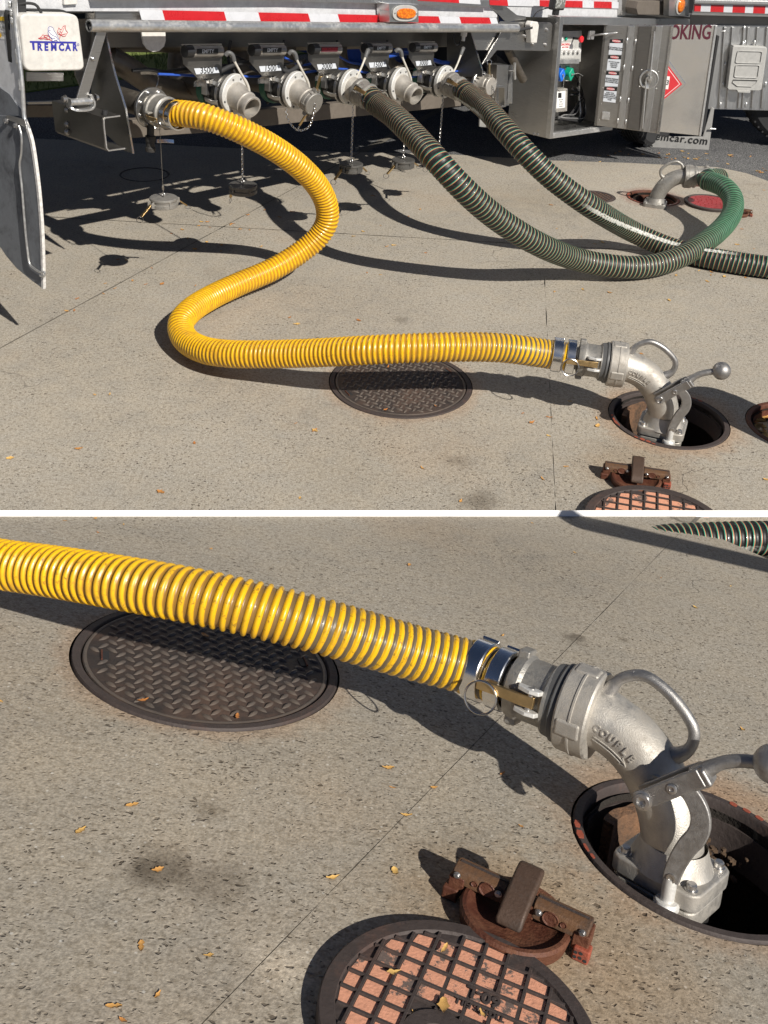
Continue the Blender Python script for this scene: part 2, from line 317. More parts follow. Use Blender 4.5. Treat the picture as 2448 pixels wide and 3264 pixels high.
class G:
    def __init__(s): s.v = []; s.f = []; s.m = []; s.cur = 0
    def add(s, vs, fs):
        o = len(s.v); s.v += [V(x) for x in vs]; s.f += [tuple(i+o for i in f) for f in fs]; s.m += [s.cur]*len(fs); return s
    def mat(s, i): s.cur = i; return s
    def box(s, c, d, X=None, Y=None, Z=None):
        c = V(c); X = V(X or (1, 0, 0)); Y = V(Y or (0, 1, 0)); Z = V(Z) if Z else X.cross(Y)
        q = [c + X*(i*d[0]/2) + Y*(j*d[1]/2) + Z*(k*d[2]/2) for i in (-1, 1) for j in (-1, 1) for k in (-1, 1)]
        return s.add(q, [(0, 1, 3, 2), (4, 6, 7, 5), (0, 4, 5, 1), (2, 3, 7, 6), (0, 2, 6, 4), (1, 5, 7, 3)])
    def prism(s, pts, off):
        n = len(pts); P = [V(p) for p in pts]; off = V(off)
        nn = V((0, 0, 0))
        for i in range(n): nn += P[i].cross(P[(i+1) % n])
        if nn.dot(off) > 0: P = P[::-1]
        return s.add(P+[p+off for p in P], [tuple(range(n)), tuple(range(2*n-1, n-1, -1))] + [(i, i+n, (i+1) % n+n, (i+1) % n) for i in range(n)])
    def lathe(s, c, ax_, prof, n=24, caps=True, hint=None):
        c = V(c); d = V(ax_).normalized(); a, b = frame_of(d, hint); vs = []; fs = []
        for z, r in prof:
            for i in range(n):
                t = 2*math.pi*i/n; vs.append(c + d*z + (a*math.cos(t)+b*math.sin(t))*r)
        for k in range(len(prof)-1):
            for i in range(n): j = (i+1) % n; fs.append((k*n+i, k*n+j, (k+1)*n+j, (k+1)*n+i))
        if caps:
            if prof[0][1] > 1e-6: fs.append(tuple(range(n-1, -1, -1)))
            if prof[-1][1] > 1e-6: fs.append(tuple((len(prof)-1)*n+i for i in range(n)))
        return s.add(vs, fs)
    def cyl(s, a, b, r, n=16, r2=None):
        a = V(a); b = V(b); return s.lathe(a, b-a, [(0, r), ((b-a).length, r if r2 is None else r2)], n)
    def tube(s, pts, r, n=12, caps=True, flat=None):
        A = frames(pts); vs = []; fs = []
        for k, (p, (a, b, t)) in enumerate(zip(pts, A)):
            rr = r(k/(len(pts)-1)) if callable(r) else r
            for i in range(n): q = 2*math.pi*i/n; vs.append(p + (a*math.cos(q) + b*math.sin(q))*rr)
        for k in range(len(pts)-1):
            for i in range(n): j = (i+1) % n; fs.append((k*n+i, k*n+j, (k+1)*n+j, (k+1)*n+i))
        if caps: fs += [tuple(range(n-1, -1, -1)), tuple((len(pts)-1)*n+i for i in range(n))]
        return s.add(vs, fs)
    def strap(s, pts, w, t, nrm):
        """flat bar along pts; nrm = direction of its thickness"""
        nrm = V(nrm).normalized(); P = [V(p) for p in pts]; vs = []; fs = []
        for i, p in enumerate(P):
            d = (P[min(i+1, len(P)-1)]-P[max(i-1, 0)]).normalized(); sd_ = nrm.cross(d).normalized(); ww = w(i/(len(P)-1)) if callable(w) else w
            for x, y in ((-1, -1), (1, -1), (1, 1), (-1, 1)): vs.append(p + sd_*x*ww/2 + nrm*y*t/2)
        for k in range(len(P)-1):
            for i in range(4): j = (i+1) % 4; fs.append((k*4+i, k*4+j, (k+1)*4+j, (k+1)*4+i))
        fs += [(3, 2, 1, 0), tuple((len(P)-1)*4+i for i in range(4))]
        return s.add(vs, fs)
    def torus(s, c, ax_, Rr, r, n=24, m=8):
        c = V(c); a, b = frame_of(V(ax_)); pts = [c + (a*math.cos(2*math.pi*i/n)+b*math.sin(2*math.pi*i/n))*Rr for i in range(n)]
        d = V(ax_).normalized(); vs = []; fs = []
        for i, p in enumerate(pts):
            o = (p-c).normalized()
            for j in range(m): q = 2*math.pi*j/m; vs.append(p + (o*math.cos(q)+d*math.sin(q))*r)
        for i in range(n):
            for j in range(m): i2 = (i+1) % n; j2 = (j+1) % m; fs.append((i*m+j, i*m+j2, i2*m+j2, i2*m+j))
        return s.add(vs, fs)
    def ball(s, c, r, n=16, sq=(1, 1, 1)):
        c = V(c); vs = [c+V((0, 0, r*sq[2]))]; m = n//2
        for i in range(1, m):
            for j in range(n):
                a = math.pi*i/m; b = 2*math.pi*j/n; vs.append(c+V((math.sin(a)*math.cos(b)*sq[0], math.sin(a)*math.sin(b)*sq[1], math.cos(a)*sq[2]))*r)
        vs.append(c-V((0, 0, r*sq[2]))); fs = [(0, 1+j, 1+(j+1) % n) for j in range(n)]
        for i in range(m-2):
            for j in range(n): fs.append((1+i*n+j, 1+(i+1)*n+j, 1+(i+1)*n+(j+1) % n, 1+i*n+(j+1) % n))
        l = len(vs)-1; fs += [(l, 1+(m-2)*n+(j+1) % n, 1+(m-2)*n+j) for j in range(n)]
        return s.add(vs, fs)
    def xf(s, M, start=0):
        for i in range(start, len(s.v)): s.v[i] = M @ s.v[i]
        return s
    def build(s, name, mats, parent=None, ang=35, bevel=0, Fm=None, label=None, seg=2):
        me = bpy.data.meshes.new(name); me.from_pydata([tuple(v) for v in s.v], [], s.f)
        if isinstance(mats, str): mats = [mats]
        for m in mats: me.materials.append(MATS[m])
        me.polygons.foreach_set('material_index', s.m)
        bm = bmesh.new(); bm.from_mesh(me); bmesh.ops.recalc_face_normals(bm, faces=bm.faces); bm.to_mesh(me); bm.free()
        me.polygons.foreach_set('use_smooth', [True]*len(me.polygons)); me.set_sharp_from_angle(angle=R(ang)); me.update()
        o = bpy.data.objects.new(name, me); link(o, parent)
        if Fm is not None: o.matrix_world = Fm
        if bevel:
            b = o.modifiers.new('bevel', 'BEVEL'); b.width = bevel; b.segments = seg; b.limit_method = 'ANGLE'; b.angle_limit = R(38); b.harden_normals = True
        if label: o['label'] = label
        return o
def text(body, size, mat, parent, o, X, Y, name='lettering', ext=.0006, bold=0.0, align='CENTER', sx=1.0, spacing=1.0, Fm=None):
    cu = bpy.data.curves.new('t', 'FONT'); cu.body = body; cu.size = size; cu.extrude = ext; cu.offset = bold*size; cu.align_x = align; cu.align_y = 'CENTER'
    cu.resolution_u = 3; cu.space_character = spacing
    to = bpy.data.objects.new('t', cu); me = bpy.data.meshes.new_from_object(to)
    X = V(X).normalized(); Y = V(Y); Y = (Y-X*Y.dot(X)).normalized(); Z = X.cross(Y)
    M = Matrix(((X.x*sx, Y.x, Z.x, o[0]), (X.y*sx, Y.y, Z.y, o[1]), (X.z*sx, Y.z, Z.z, o[2]), (0, 0, 0, 1)))
    me.transform(M); me.materials.clear(); me.materials.append(MATS[mat]); me.name = name
    bpy.data.objects.remove(to); bpy.data.curves.remove(cu)
    ob = bpy.data.objects.new(name, me); link(ob, parent)
    if Fm is not None: ob.matrix_world = Fm
    return ob
def copy_tree(o, parent=None):
    c = o.copy(); C.objects.link(c)
    if parent: c.parent = parent
    for ch in list(o.children): copy_tree(ch, c)
    return c

# ================================================================ the ground
def clip(poly, p, n):
    out = []
    for i in range(len(poly)):
        a, b = poly[i], poly[(i+1) % len(poly)]; da = (a-p).dot(n); db = (b-p).dot(n)
        if da >= 0: out.append(a)
        if (da > 0) != (db > 0) and abs(da-db) > 1e-12: out.append(a.lerp(b, da/(da-db)))
    return out
def sheet(name, outline, holes, mat, Fm=FA, z=0.0, depth=0.0, parent=None, kind=None):
    bm = bmesh.new(); loops = [list(outline)] + holes
    for lp in loops:
        vs = [bm.verts.new((p[0], p[1], z)) for p in lp]
        for i in range(len(vs)): bm.edges.new((vs[i], vs[(i+1) % len(vs)]))
    bmesh.ops.triangle_fill(bm, use_beauty=True, use_dissolve=False, edges=bm.edges[:])
    if depth:
        r = bmesh.ops.extrude_face_region(bm, geom=bm.faces[:]); bmesh.ops.translate(bm, verts=[g for g in r['geom'] if isinstance(g, bmesh.types.BMVert)], vec=(0, 0, -depth))
    bmesh.ops.recalc_face_normals(bm, faces=bm.faces)
    me = bpy.data.meshes.new(name); bm.to_mesh(me); bm.free(); me.materials.append(MATS[mat])
    if not depth and me.polygons and me.polygons[0].normal.z < 0: me.flip_normals()
    o = bpy.data.objects.new(name, me); link(o, parent)
    if parent is None: o.matrix_world = Fm
    if kind: o['kind'] = kind
    return o
def circle(x, y, r, n=72): return [V((x+r*math.cos(2*math.pi*i/n), y+r*math.sin(2*math.pi*i/n))) for i in range(n)]
def wob(pts, cuts=8, amp=.004, seed=0):
    out = []
    for i, a in enumerate(pts):
        b = pts[(i+1) % len(pts)]; n = max(1, int(min((b-a).length, 12)/.08)); d = (b-a)
        nn = V((-d.y, d.x)).normalized() if d.length else V((0, 0))
        for k in range(n):
            p = a.lerp(b, k/n); out.append(p + nn*(noise.noise(V((p.x*9, p.y*9, seed)))*amp if k else 0))
    return out
xy = lambda v: V((v[0], v[1]))

# concrete pad, its far edge against the asphalt
edge_px = [(-500, 405), (99, 441), (568, 463), (820, 476), (1066, 484), (1400, 490), (1745, 511), (2000, 519), (2286, 533), (2380, 552), (2448, 577), (2620, 680), (2760, 830)]
edge = [xy(gA(*p)) for p in edge_px]
pad = [V((-14, -6)), V((9, -6)), V((6, 2.8))] + edge[::-1] + [V((-14, edge[0].y+.2))]
pad = [p for p in pad]
LID = (.159, 3.583, .289); HOLE = (1.199, 3.382, .231); BACK = (1.83, 6.275, .170)
c_ = gA(2552, 1362); SIDE = (c_.x, c_.y, .205)
c_ = gA(1899, 626); GRT = (c_.x, c_.y, .125)
c_ = gA(461, 556); SHD = (c_.x, c_.y, .155)
ground = empty('concrete_pad', FA, kind='structure')
j1a, j1b = xy(gA(0, 1110)), xy(gA(1066, 530)); j2a, j2b = xy(gA(133, 690)), xy(gA(1400, 762)); j3a, j3b = xy(gA(1757, 1330)), xy(gA(1771, 1620))
def side(a, b): d = (b-a).normalized(); return a, V((-d.y, d.x))
p1, n1 = side(j1a, j1b); p2, n2 = side(j2a, j2b); p3, n3 = side(j3a, j3b); gap = .0035
for k, (s1, s2, s3) in enumerate([(1, 1, 0), (1, -1, 0), (-1, 1, 0), (-1, -1, 1), (-1, -1, -1)]):
    q = clip(pad, p1+n1*s1*gap, n1*s1); q = clip(q, p2+n2*s2*gap, n2*s2)
    if s3: q = clip(q, p3+n3*s3*.0004, n3*s3)
    hs = []
    for (x, y, r) in (LID, HOLE, BACK, SIDE, GRT, SHD):
        c = V((x, y)); inside = (c-p1).dot(n1)*s1 > 0 and (c-p2).dot(n2)*s2 > 0 and (not s3 or (c-p3).dot(n3)*s3 > 0)
        if inside: hs.append(wob(circle(x, y, r+.002), amp=.002))
    sheet('concrete_slab', wob(q, seed=0), hs, 'concrete', z=0.0, parent=ground)
dist_fill = G()
for a, b, w in ((j1a, j1b, .03), (j2a, j2b, .03), (j3a, j3b, .012)):
    d = (b-a).normalized(); n = V((-d.y, d.x)); A_ = a-d*12; B_ = b+d*12
    if w < .02: A_ = a - d*8; B_ = b+d*8
    if a is j3a: A_, B_ = (a-d*.0, b+d*2) if (b-a).y < 0 else (a-d*2, b)
    if a is j3a: A_ = a - d*1.2
    dist_fill.add([(A_.x+n.x*w, A_.y+n.y*w, -.0035), (B_.x+n.x*w, B_.y+n.y*w, -.0035), (B_.x-n.x*w, B_.y-n.y*w, -.0035), (A_.x-n.x*w, A_.y-n.y*w, -.0035)], [(0, 1, 2, 3)])
dist_fill.build('joint_filler', 'joint_fill', ground)
S_ = 150
sheet('asphalt_road', [V((-S_, -S_)), V((S_, -S_)), V((S_, S_)), V((-S_, S_))], [wob(pad, amp=.012)], 'asphalt', z=-.004, kind='structure')

# ---- lower apron (the second slab in front), its far edge carries a white painted kerb
far = [xy(gB(px, 1646)) for px in (-900, 3300)]
ap = [far[0], far[1], V((far[1].x+.3, -.6)), V((far[0].x-.3, -.6))]
BLID = (-.1465, 1.457, .205); bc_ = gB(2222, 2715); BHOLE = (bc_.x, bc_.y, .160)
apron = empty('concrete_apron', FB, kind='structure')
k1, k2 = xy(gB(900, 3000)), xy(gB(2088, 1780)); pk, nk = side(k1, k2)
for s_ in (1, -1):
    q = clip(ap, pk+nk*s_*.0004, nk*s_); hs = [wob(circle(x, y, r+.0015), amp=.0015) for (x, y, r) in (BLID, BHOLE) if (V((x, y))-pk).dot(nk)*s_ > 0]
    if (xy(gB(2400, 1700))-pk).dot(nk)*s_ > 0:
        t0 = xy(gB(2125, 1646)); t1 = xy(gB(3200, 1646)); i_ = min(range(len(q)), key=lambda i: (q[i]-far[1]).length)
        nb = q[(i_+1) % len(q)]; onedge = abs((nb-far[0]).x*(far[1]-far[0]).y-(nb-far[0]).y*(far[1]-far[0]).x) < 1e-4
        cutp = [t1, xy(gB(3200, 1830)), xy(gB(2600, 1806)), xy(gB(2448, 1782)), xy(gB(2300, 1717)), t0]; q = q[:i_+1]+cutp+q[i_+1:] if onedge else q[:i_]+cutp[::-1]+q[i_:]
    sheet('concrete_slab', wob(q, amp=.0006, seed=9), hs, 'apron_concrete', z=0, parent=apron)
d = (k2-k1).normalized(); n = V((-d.y, d.x))
G().add([(*(k1-d*2+n*.012), -.0015), (*(k2+d*.6+n*.012), -.0015), (*(k2+d*.6-n*.012), -.0015), (*(k1-d*2-n*.012), -.0015)], [(0, 1, 2, 3)]).build('joint_filler', 'joint_fill', apron)
t0, t1, t2, t3 = [xy(gB(*p)) for p in ((1700, 1646), (3300, 1646), (3300, 1900), (2000, 1850))]
G().add([(t0.x, t0.y-.004, -.115), (t1.x, t1.y-.004, -.115), (*t2, -.115), (*t3, -.115)], [(0, 1, 2, 3)]).build('trench_floor', 'apron_concrete', apron)
g = G(); wd = [V((*p, -.0035)) for p in ap]; dn = FB.to_3x3().inverted() @ V((0, 0, -1))
def drop(p):
    w = FB @ p; return FB.inverted() @ V((w.x, w.y, min(w.z-.02, -.03)))
low = [drop(p) for p in wd]
g.add(wd+low, [(i, (i+1) % 4, (i+1) % 4+4, i+4) for i in range(4)]); g.build('retaining_side', 'apron_concrete', apron)
g = G(); ks = [-900, -400, 0, 500, 1000, 1500, 2000, 2170, 2330, 2700, 3300]; vs = []
for px in ks:
    b = gB(px, 1645.5); m = onplane(FB, px, 1627.0, b.y+.0, 1)       # top edge of the kerb straight above its foot
    h = m.z; vs += [V((b.x, b.y, -.003)), V((m.x, b.y, h)), V((m.x, b.y+.006, h-.0015)), V((b.x, b.y+.006, -.004))]
fs = []
for i in range(len(ks)-1):
    for j in range(4): a = i*4+j; b2 = i*4+(j+1) % 4; fs.append((a, b2, b2+4, a+4))
fs += [(0, 1, 2, 3), tuple(len(vs)-4+i for i in (3, 2, 1, 0))]
kb = g.add(vs, fs).build('kerb', 'kerb_paint', None, Fm=FB); tag(kb, 'thin white painted kerb running straight between the upper yard and the lower apron', 'kerb')

# ---------------------------------------------------------------- manholes, frames and lids
def ring_frame(Fm, c, r, w, label, mat='frame_iron', deep=.10, seat=.012, trim=None, s=1.0):
    M = Fm @ Matrix.Translation((c[0], c[1], 0))
    g = G(); g.lathe((0, 0, 0), (0, 0, 1), [(-deep, r-.001), (-.001, r-.001), (.0025, r-.003), (.0025, r-w+.002), (-.001, r-w), (-seat, r-w), (-seat, r-w-.010*s), (-deep, r-w-.014*s), (-deep, r-.001)], 80, caps=False)
    o = g.build('manhole_ring', mat, None, Fm=M, ang=40, label=label); o['category'] = 'manhole ring'
    if trim:
        t = G()
        for a0, a1 in trim:
            for q in arc(a0, a1, max(1, int((a1-a0)/6))):
                wj = w*random.uniform(.25, .8); rr = r - wj/2 - random.random()*(w-wj)*.5
                a = R(q); b = a+R(random.uniform(3, 6)); m = (a+b)/2
                pts = [V((math.cos(x)*y, math.sin(x)*y, .0027)) for x, y in ((a, rr-wj*.4), (m, rr-wj*.5), (b, rr-wj*.3), (b, rr+wj*.4), (m, rr+wj*.5), (a, rr+wj*.3))]
                t.prism(pts, (0, 0, .0006))
        t.build('paint_flakes', 'orange_trim', o)['kind'] = 'stuff'
    return o
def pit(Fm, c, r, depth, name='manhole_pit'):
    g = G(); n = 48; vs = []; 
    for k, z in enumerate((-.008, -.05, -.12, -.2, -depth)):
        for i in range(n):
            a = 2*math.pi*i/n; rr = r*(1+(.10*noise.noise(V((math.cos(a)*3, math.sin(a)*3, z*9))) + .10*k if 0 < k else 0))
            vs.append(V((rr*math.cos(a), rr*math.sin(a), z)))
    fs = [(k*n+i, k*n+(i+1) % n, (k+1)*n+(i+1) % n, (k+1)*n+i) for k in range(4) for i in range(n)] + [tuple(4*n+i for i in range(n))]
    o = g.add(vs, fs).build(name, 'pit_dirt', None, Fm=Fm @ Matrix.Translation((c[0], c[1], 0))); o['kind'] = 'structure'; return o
def tread_cover(Fm, c, r, s, ang, label, slots):
    M = Fm @ Matrix.Translation((c[0], c[1], 0)); w = .022*s; ri = r-w-.003*s
    o = G().lathe((0, 0, 0), (0, 0, 1), [(-.02, 0), (-.02, ri), (-.001, ri), (0, ri-.002), (0, 0)], 80, caps=False).build('manhole_cover', 'tread_iron', None, Fm=M, ang=40)
    tag(o, label, 'manhole cover')
    G().lathe((0, 0, 0), (0, 0, 1), [(.0004, ri-.001), (.0018*s, ri-.003), (.0018*s, ri-.007*s), (.0004, ri-.009*s)], 80, caps=False).build('cover_rim', 'tread_top', o)
    g = G(); p = .0365*s; k = int(r/p)+2; ca, sa = math.cos(ang), math.sin(ang)
    for i in range(-k, k+1):
        for j in range(-k, k+1):
            for sub in (0, 1):
                x = (i+.5*sub)*p; y = (j+.5*sub)*p; u = x*ca-y*sa; v = x*sa+y*ca
                if math.hypot(u, v) > ri-.021*s: continue
                if any(math.hypot(u-a_, v-b_) < .028*s for a_, b_ in slots): continue
                L = .0155*s; Wd = .0052*s; h = .0040*s; q = ang+R(45) + (R(90) if sub else 0); dx, dy = math.cos(q), math.sin(q)
                P = []
                for t, ww in ((-1, 0), (-.6, .75), (0, 1), (.6, .75), (1, 0), (.6, -.75), (0, -1), (-.6, -.75)):
                    P.append(V((u+dx*t*L-dy*ww*Wd, v+dy*t*L+dx*ww*Wd, .0002)))
                Q = [V((u+(a.x-u)*.55, v+(a.y-v)*.55, h)) for a in P]
                g.add(P+Q, [(a, (a+1) % 8, (a+1) % 8+8, a+8) for a in range(8)] + [tuple(range(8, 16))])
    t = g.build('raised_tread', 'tread_top', o, ang=60); t['kind'] = 'stuff'
    for a_, b_ in slots:
        gg = G(); d = V((-b_, a_, 0)).normalized(); gg.strap([V((a_, b_, .001))-d*.019*s, V((a_, b_, .001))+d*.002*s, V((a_, b_, .001))+d*.019*s], .013*s, .001, (0, 0, 1)); gg.build('pick_slot', 'black_rubber', o)
        gg = G(); nrm = V((a_, b_, 0)).normalized(); gg.strap([V((a_, b_, .0024))+nrm*.0085*s-d*.02*s, V((a_, b_, .0024))+nrm*.0085*s+d*.02*s], .0035*s, .003, (0, 0, 1)); gg.build('slot_lip', 'rust_iron', o)
    return o
ring_frame(FA, LID, LID[2], .022, 'dark iron ring set in the upper yard round the diamond-tread cover')
aL = R(22)
tread_cover(FA, LID, LID[2], 1.0, aL, 'round rusty brown diamond-tread cover in the upper yard, crossed by the yellow hose shadow', [(-.205, -.105), (.195, .118)])
ring_frame(FB, BLID, BLID[2], .022*SB, 'dark iron ring set in the lower apron round the diamond-tread cover', s=SB)
tread_cover(FB, BLID, BLID[2], SB, R(14), 'large diamond-tread cover in the lower apron, half under the close yellow hose', [(-.205*SB, -.06*SB), (.20*SB, .06*SB)])
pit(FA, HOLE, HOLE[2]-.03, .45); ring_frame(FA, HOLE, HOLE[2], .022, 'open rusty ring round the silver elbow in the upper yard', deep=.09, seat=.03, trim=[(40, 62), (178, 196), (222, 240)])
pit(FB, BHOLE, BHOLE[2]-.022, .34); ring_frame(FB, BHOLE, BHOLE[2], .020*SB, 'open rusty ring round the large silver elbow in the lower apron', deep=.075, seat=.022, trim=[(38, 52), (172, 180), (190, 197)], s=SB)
pit(FA, BACK, BACK[2]-.03, .4); ring_frame(FA, BACK, BACK[2], .022, 'small open ring with flaking red paint under the far elbow', deep=.08, seat=.025, mat='rust_iron', trim=[(150, 350)])
pit(FA, SIDE, SIDE[2]-.03, .10); ring_frame(FA, SIDE, SIDE[2], .020, 'rusty open ring cut off by the right edge beside the yard elbow', deep=.05, seat=.02, mat='rust_iron')
o = ring_frame(FA, SHD, SHD[2], .008, 'thin dark ring of a cover in the truck shadow')
tag(sheet('manhole_cover', circle(0, 0, SHD[2]-.010), [], 'concrete', Fm=FA @ Matrix.Translation((SHD[0], SHD[1], 0)), z=-.002), 'plain flush concrete-filled cover lying in the shadow under the truck', 'manhole cover')
# rust bucket bits inside the open manholes: a pale flap of wall left of each elbow
def bucket_wall(Fm, c, s, a0, a1, label):
    g = G(); n = 14; vs = []; r = .176*s
    for i in range(n+1):
        a = R(a0+(a1-a0)*i/n)
        for z, rr in ((-.020*s, r), (-.20*s, r*.93), (-.20*s, r*.84), (-.022*s, r*.88)):
            j = 1+.05*noise.noise(V((a*5, z*30, s))); vs.append(V((rr*j*math.cos(a), rr*j*math.sin(a), z*j)))
    fs = [(i*4+j, i*4+(j+1) % 4, (i+1)*4+(j+1) % 4, (i+1)*4+j) for i in range(n) for j in range(4)] + [(0, 1, 2, 3), tuple(n*4+j for j in (3, 2, 1, 0))]
    o = g.add(vs, fs).build('spill_bucket_wall', 'bucket_rust', None, Fm=Fm @ Matrix.Translation((c[0], c[1], 0))); tag(o, label, 'spill bucket'); return o
bucket_wall(FA, HOLE, 1.0, 108, 165, 'crumbling rust-brown bucket wall inside the yard manhole left of the elbow')
bucket_wall(FB, BHOLE, .70, 102, 150, 'crumbling rust-brown bucket wall inside the apron manhole left of the elbow')
bucket_wall(FA, BACK, .72, 130, 260, 'rusty inner wall showing in the far small manhole')
# mud piled in the manhole of the apron
def mud(Fm, c, s, ang, label):
    g = G(); cx_, cy_ = math.cos(R(ang))*.15*s, math.sin(R(ang))*.15*s
    for i in range(110):
        a = random.gauss(0, .045*s); b = random.gauss(0, .02*s); p = V((cx_-math.sin(R(ang))*a+math.cos(R(ang))*b, cy_+math.cos(R(ang))*a+math.sin(R(ang))*b, -.075*s+random.uniform(-.03, .012)*s))
        g.ball(p, random.uniform(.002, .008)*s, 6, (1, 1.3, .6))
    o = g.build('dried_mud', 'mud_brown', None, Fm=Fm @ Matrix.Translation((c[0], c[1], 0))); o['label'] = label; o['kind'] = 'stuff'
mud(FB, BHOLE, .70, 62, 'brown clumps of dried mud inside the apron manhole'); mud(FA, SIDE, .9, 180, 'brown clumps of mud and leaves in the cut-off ring')

# loose grid lid, painted pink between dark ribs
def grid_lid(Fm, c, r, s, rot, label, mat_p='pink_paint', words=True, hub=True):
    M = Fm @ Matrix.Translation((c[0], c[1], 0)) @ Matrix.Rotation(rot, 4, 'Z'); T = .022*s; w = .021*s
    o = G().lathe((0, 0, 0), (0, 0, 1), [(0, 0), (0, r-.004), (.004*s, r), (T, r), (T+.0016*s, r-.002*s), (T+.0016*s, r-w), (T-.0025*s, r-w-.002*s), (T-.0025*s, 0)], 80, caps=False).build('manhole_cover', 'frame_iron', None, Fm=M, ang=35)
    tag(o, label, 'manhole cover')
    ri = r-w-.003*s; p = .0325*s; k = int(ri/p)+1; z = T-.0024*s; cells = [V((-.004*s, -.004*s)), V((.004*s, -.004*s))]
    hubc = V((-.018*s, -.040*s)); hr = .047*s if hub else -1
    gx = [i*p*1.02 for i in range(-k, k+1)]; gy = [j*p*.93+.012*s for j in range(-k-1, k+1)]
    plate = (-.036*s, .070*s, .024*s, .052*s)   # a lettered bar between ribs
    b = .0022*s
    for x in gx:
        h = ri*ri-x*x
        if h > (.012*s)**2:
            h = math.sqrt(h); spans = [(-h, h)]
            if hub and abs(x-hubc.x) < hr: e = math.sqrt(hr*hr-(x-hubc.x)**2); spans = [(-h, hubc.y-e), (hubc.y+e, h)]
            if words and -.045*s < x < .075*s:
                ns = []
                for (u, v) in spans:
                    if u < .020*s and v > .075*s: ns += [(u, .020*s), (.075*s, v)]
                    else: ns.append((u, v))
                spans = ns
            for u, v in spans:
                if v-u > .006*s: G().box((x, (u+v)/2, T-.0006*s), (2*b, v-u, .0045*s)).build('rib', 'frame_iron', o, bevel=.0006*s, seg=1)
    for y in gy:
        h = ri*ri-y*y
        if h > (.012*s)**2:
            h = math.sqrt(h); spans = [(-h, h)]
            if hub and abs(y-hubc.y) < hr: e = math.sqrt(hr*hr-(y-hubc.y)**2); spans = [(-h, hubc.x-e), (hubc.x+e, h)]
            for u, v in spans:
                if v-u > .006*s: G().box(((u+v)/2, y, T-.0007*s), (v-u, 2*b, .0043*s)).build('rib', 'frame_iron', o, bevel=.0006*s, seg=1)
    # painted pads between the ribs
    xs = [-ri]+[x for x in gx if abs(x) < ri]+[ri]; ys = [-ri]+[y for y in gy if abs(y) < ri]+[ri]
    for x0, x1 in zip(xs, xs[1:]):
        for y0, y1 in zip(ys, ys[1:]):
            P = [V((x0+b, y0+b)), V((x1-b, y0+b)), V((x1-b, y1-b)), V((x0+b, y1-b))]
            if x1-x0 < .011*s or y1-y0 < .011*s: continue
            cc = V(((x0+x1)/2, (y0+y1)/2)); Q = []
            for q in P:
                Q.append(q if q.length < ri-.001*s else q.normalized()*(ri-.001*s))
            if cc.length > ri-.008*s: continue
            if hub and (cc-hubc).length < hr+.006*s: continue
            Q = [q+ (cc-q)*.05 for q in Q]
            h = z+.0006*s
            G().prism([V((q.x, q.y, z-.001*s)) for q in Q], (0, 0, .0012*s+random.random()*.0004*s)).build('painted_pad', mat_p, o)
    if hub:
        G().lathe((hubc.x, hubc.y, 0), (0, 0, 1), [(T-.002*s, 0), (T-.002*s, hr), (T+.0012*s, hr-.001*s), (T+.0012*s, .024*s), (T-.006*s, .0225*s), (T-.006*s, 0)], 40, caps=False).build('hub_plate', 'frame_iron', o)
        G().lathe((hubc.x, hubc.y, T-.0058*s), (0, 0, 1), [(0, .0222*s), (.0001, 0)], 32, caps=False).build('lifting_hole', 'black_rubber', o)
    if words:
        for tx_, sz, y_ in (('60-L', .026, .060), ('TIGHT FILL', .014, .036)):
            text(tx_, sz*s, 'frame_iron', o, (.018*s, y_*s, z+.0014*s), (-1, 0, 0), (0, -1, 0), ext=.0008*s, bold=.03)
    return o
GA = gA(2040, 1780); GBc = (.197, .806)
# lies half under the apron kerb: only its far rim shows
c_ = gA(2035, 1573+0); 
GL = (c_.x+.005, gA(2035, 1569).y-.235)
grid_lid(FA, GL, .235, 1.30, R(-14), 'pink painted grid lid in the upper yard, only its far rim showing above the kerb', words=False, hub=False)
grid_lid(FB, GBc, .131, SB*1.0, R(-19), 'pink painted grid lid lying loose on the lower apron at the bottom edge')
grid_lid(FA, (GRT[0], GRT[1]), GRT[2]-.003, .8, R(20), 'small rusty grid lid set flush behind the far green hose', mat_p='rust_bar', words=False, hub=False).location.z -= .017
c_ = gA(2262, 652)
o = G().lathe((0, 0, 0), (0, 0, 1), [(0, 0), (0, .158), (.016, .162), (.020, .158), (.020, .142), (.016, .139), (.016, 0)], 64, caps=False).build('manhole_cover', 'frame_iron', None, Fm=Matrix.Translation((c_.x, c_.y, 0)), ang=35)
tag(o, 'loose round cover painted red lying right of the far elbow', 'manhole cover')
G().lathe((0, 0, 0), (0, 0, 1), [(.0162, 0), (.0172, .100), (.0172, .137), (.0162, .138)][::-1], 64, caps=False).build('red_face', 'red_paint', o)
g = G()
for i in range(60):
    a = i*2.4; rr = .135*math.sqrt((i+.5)/60); g.ball((rr*math.cos(a), rr*math.sin(a), .0175), .0042, 6, (1, 1, .6))
g.build('raised_studs', 'red_paint', o)['kind'] = 'stuff'

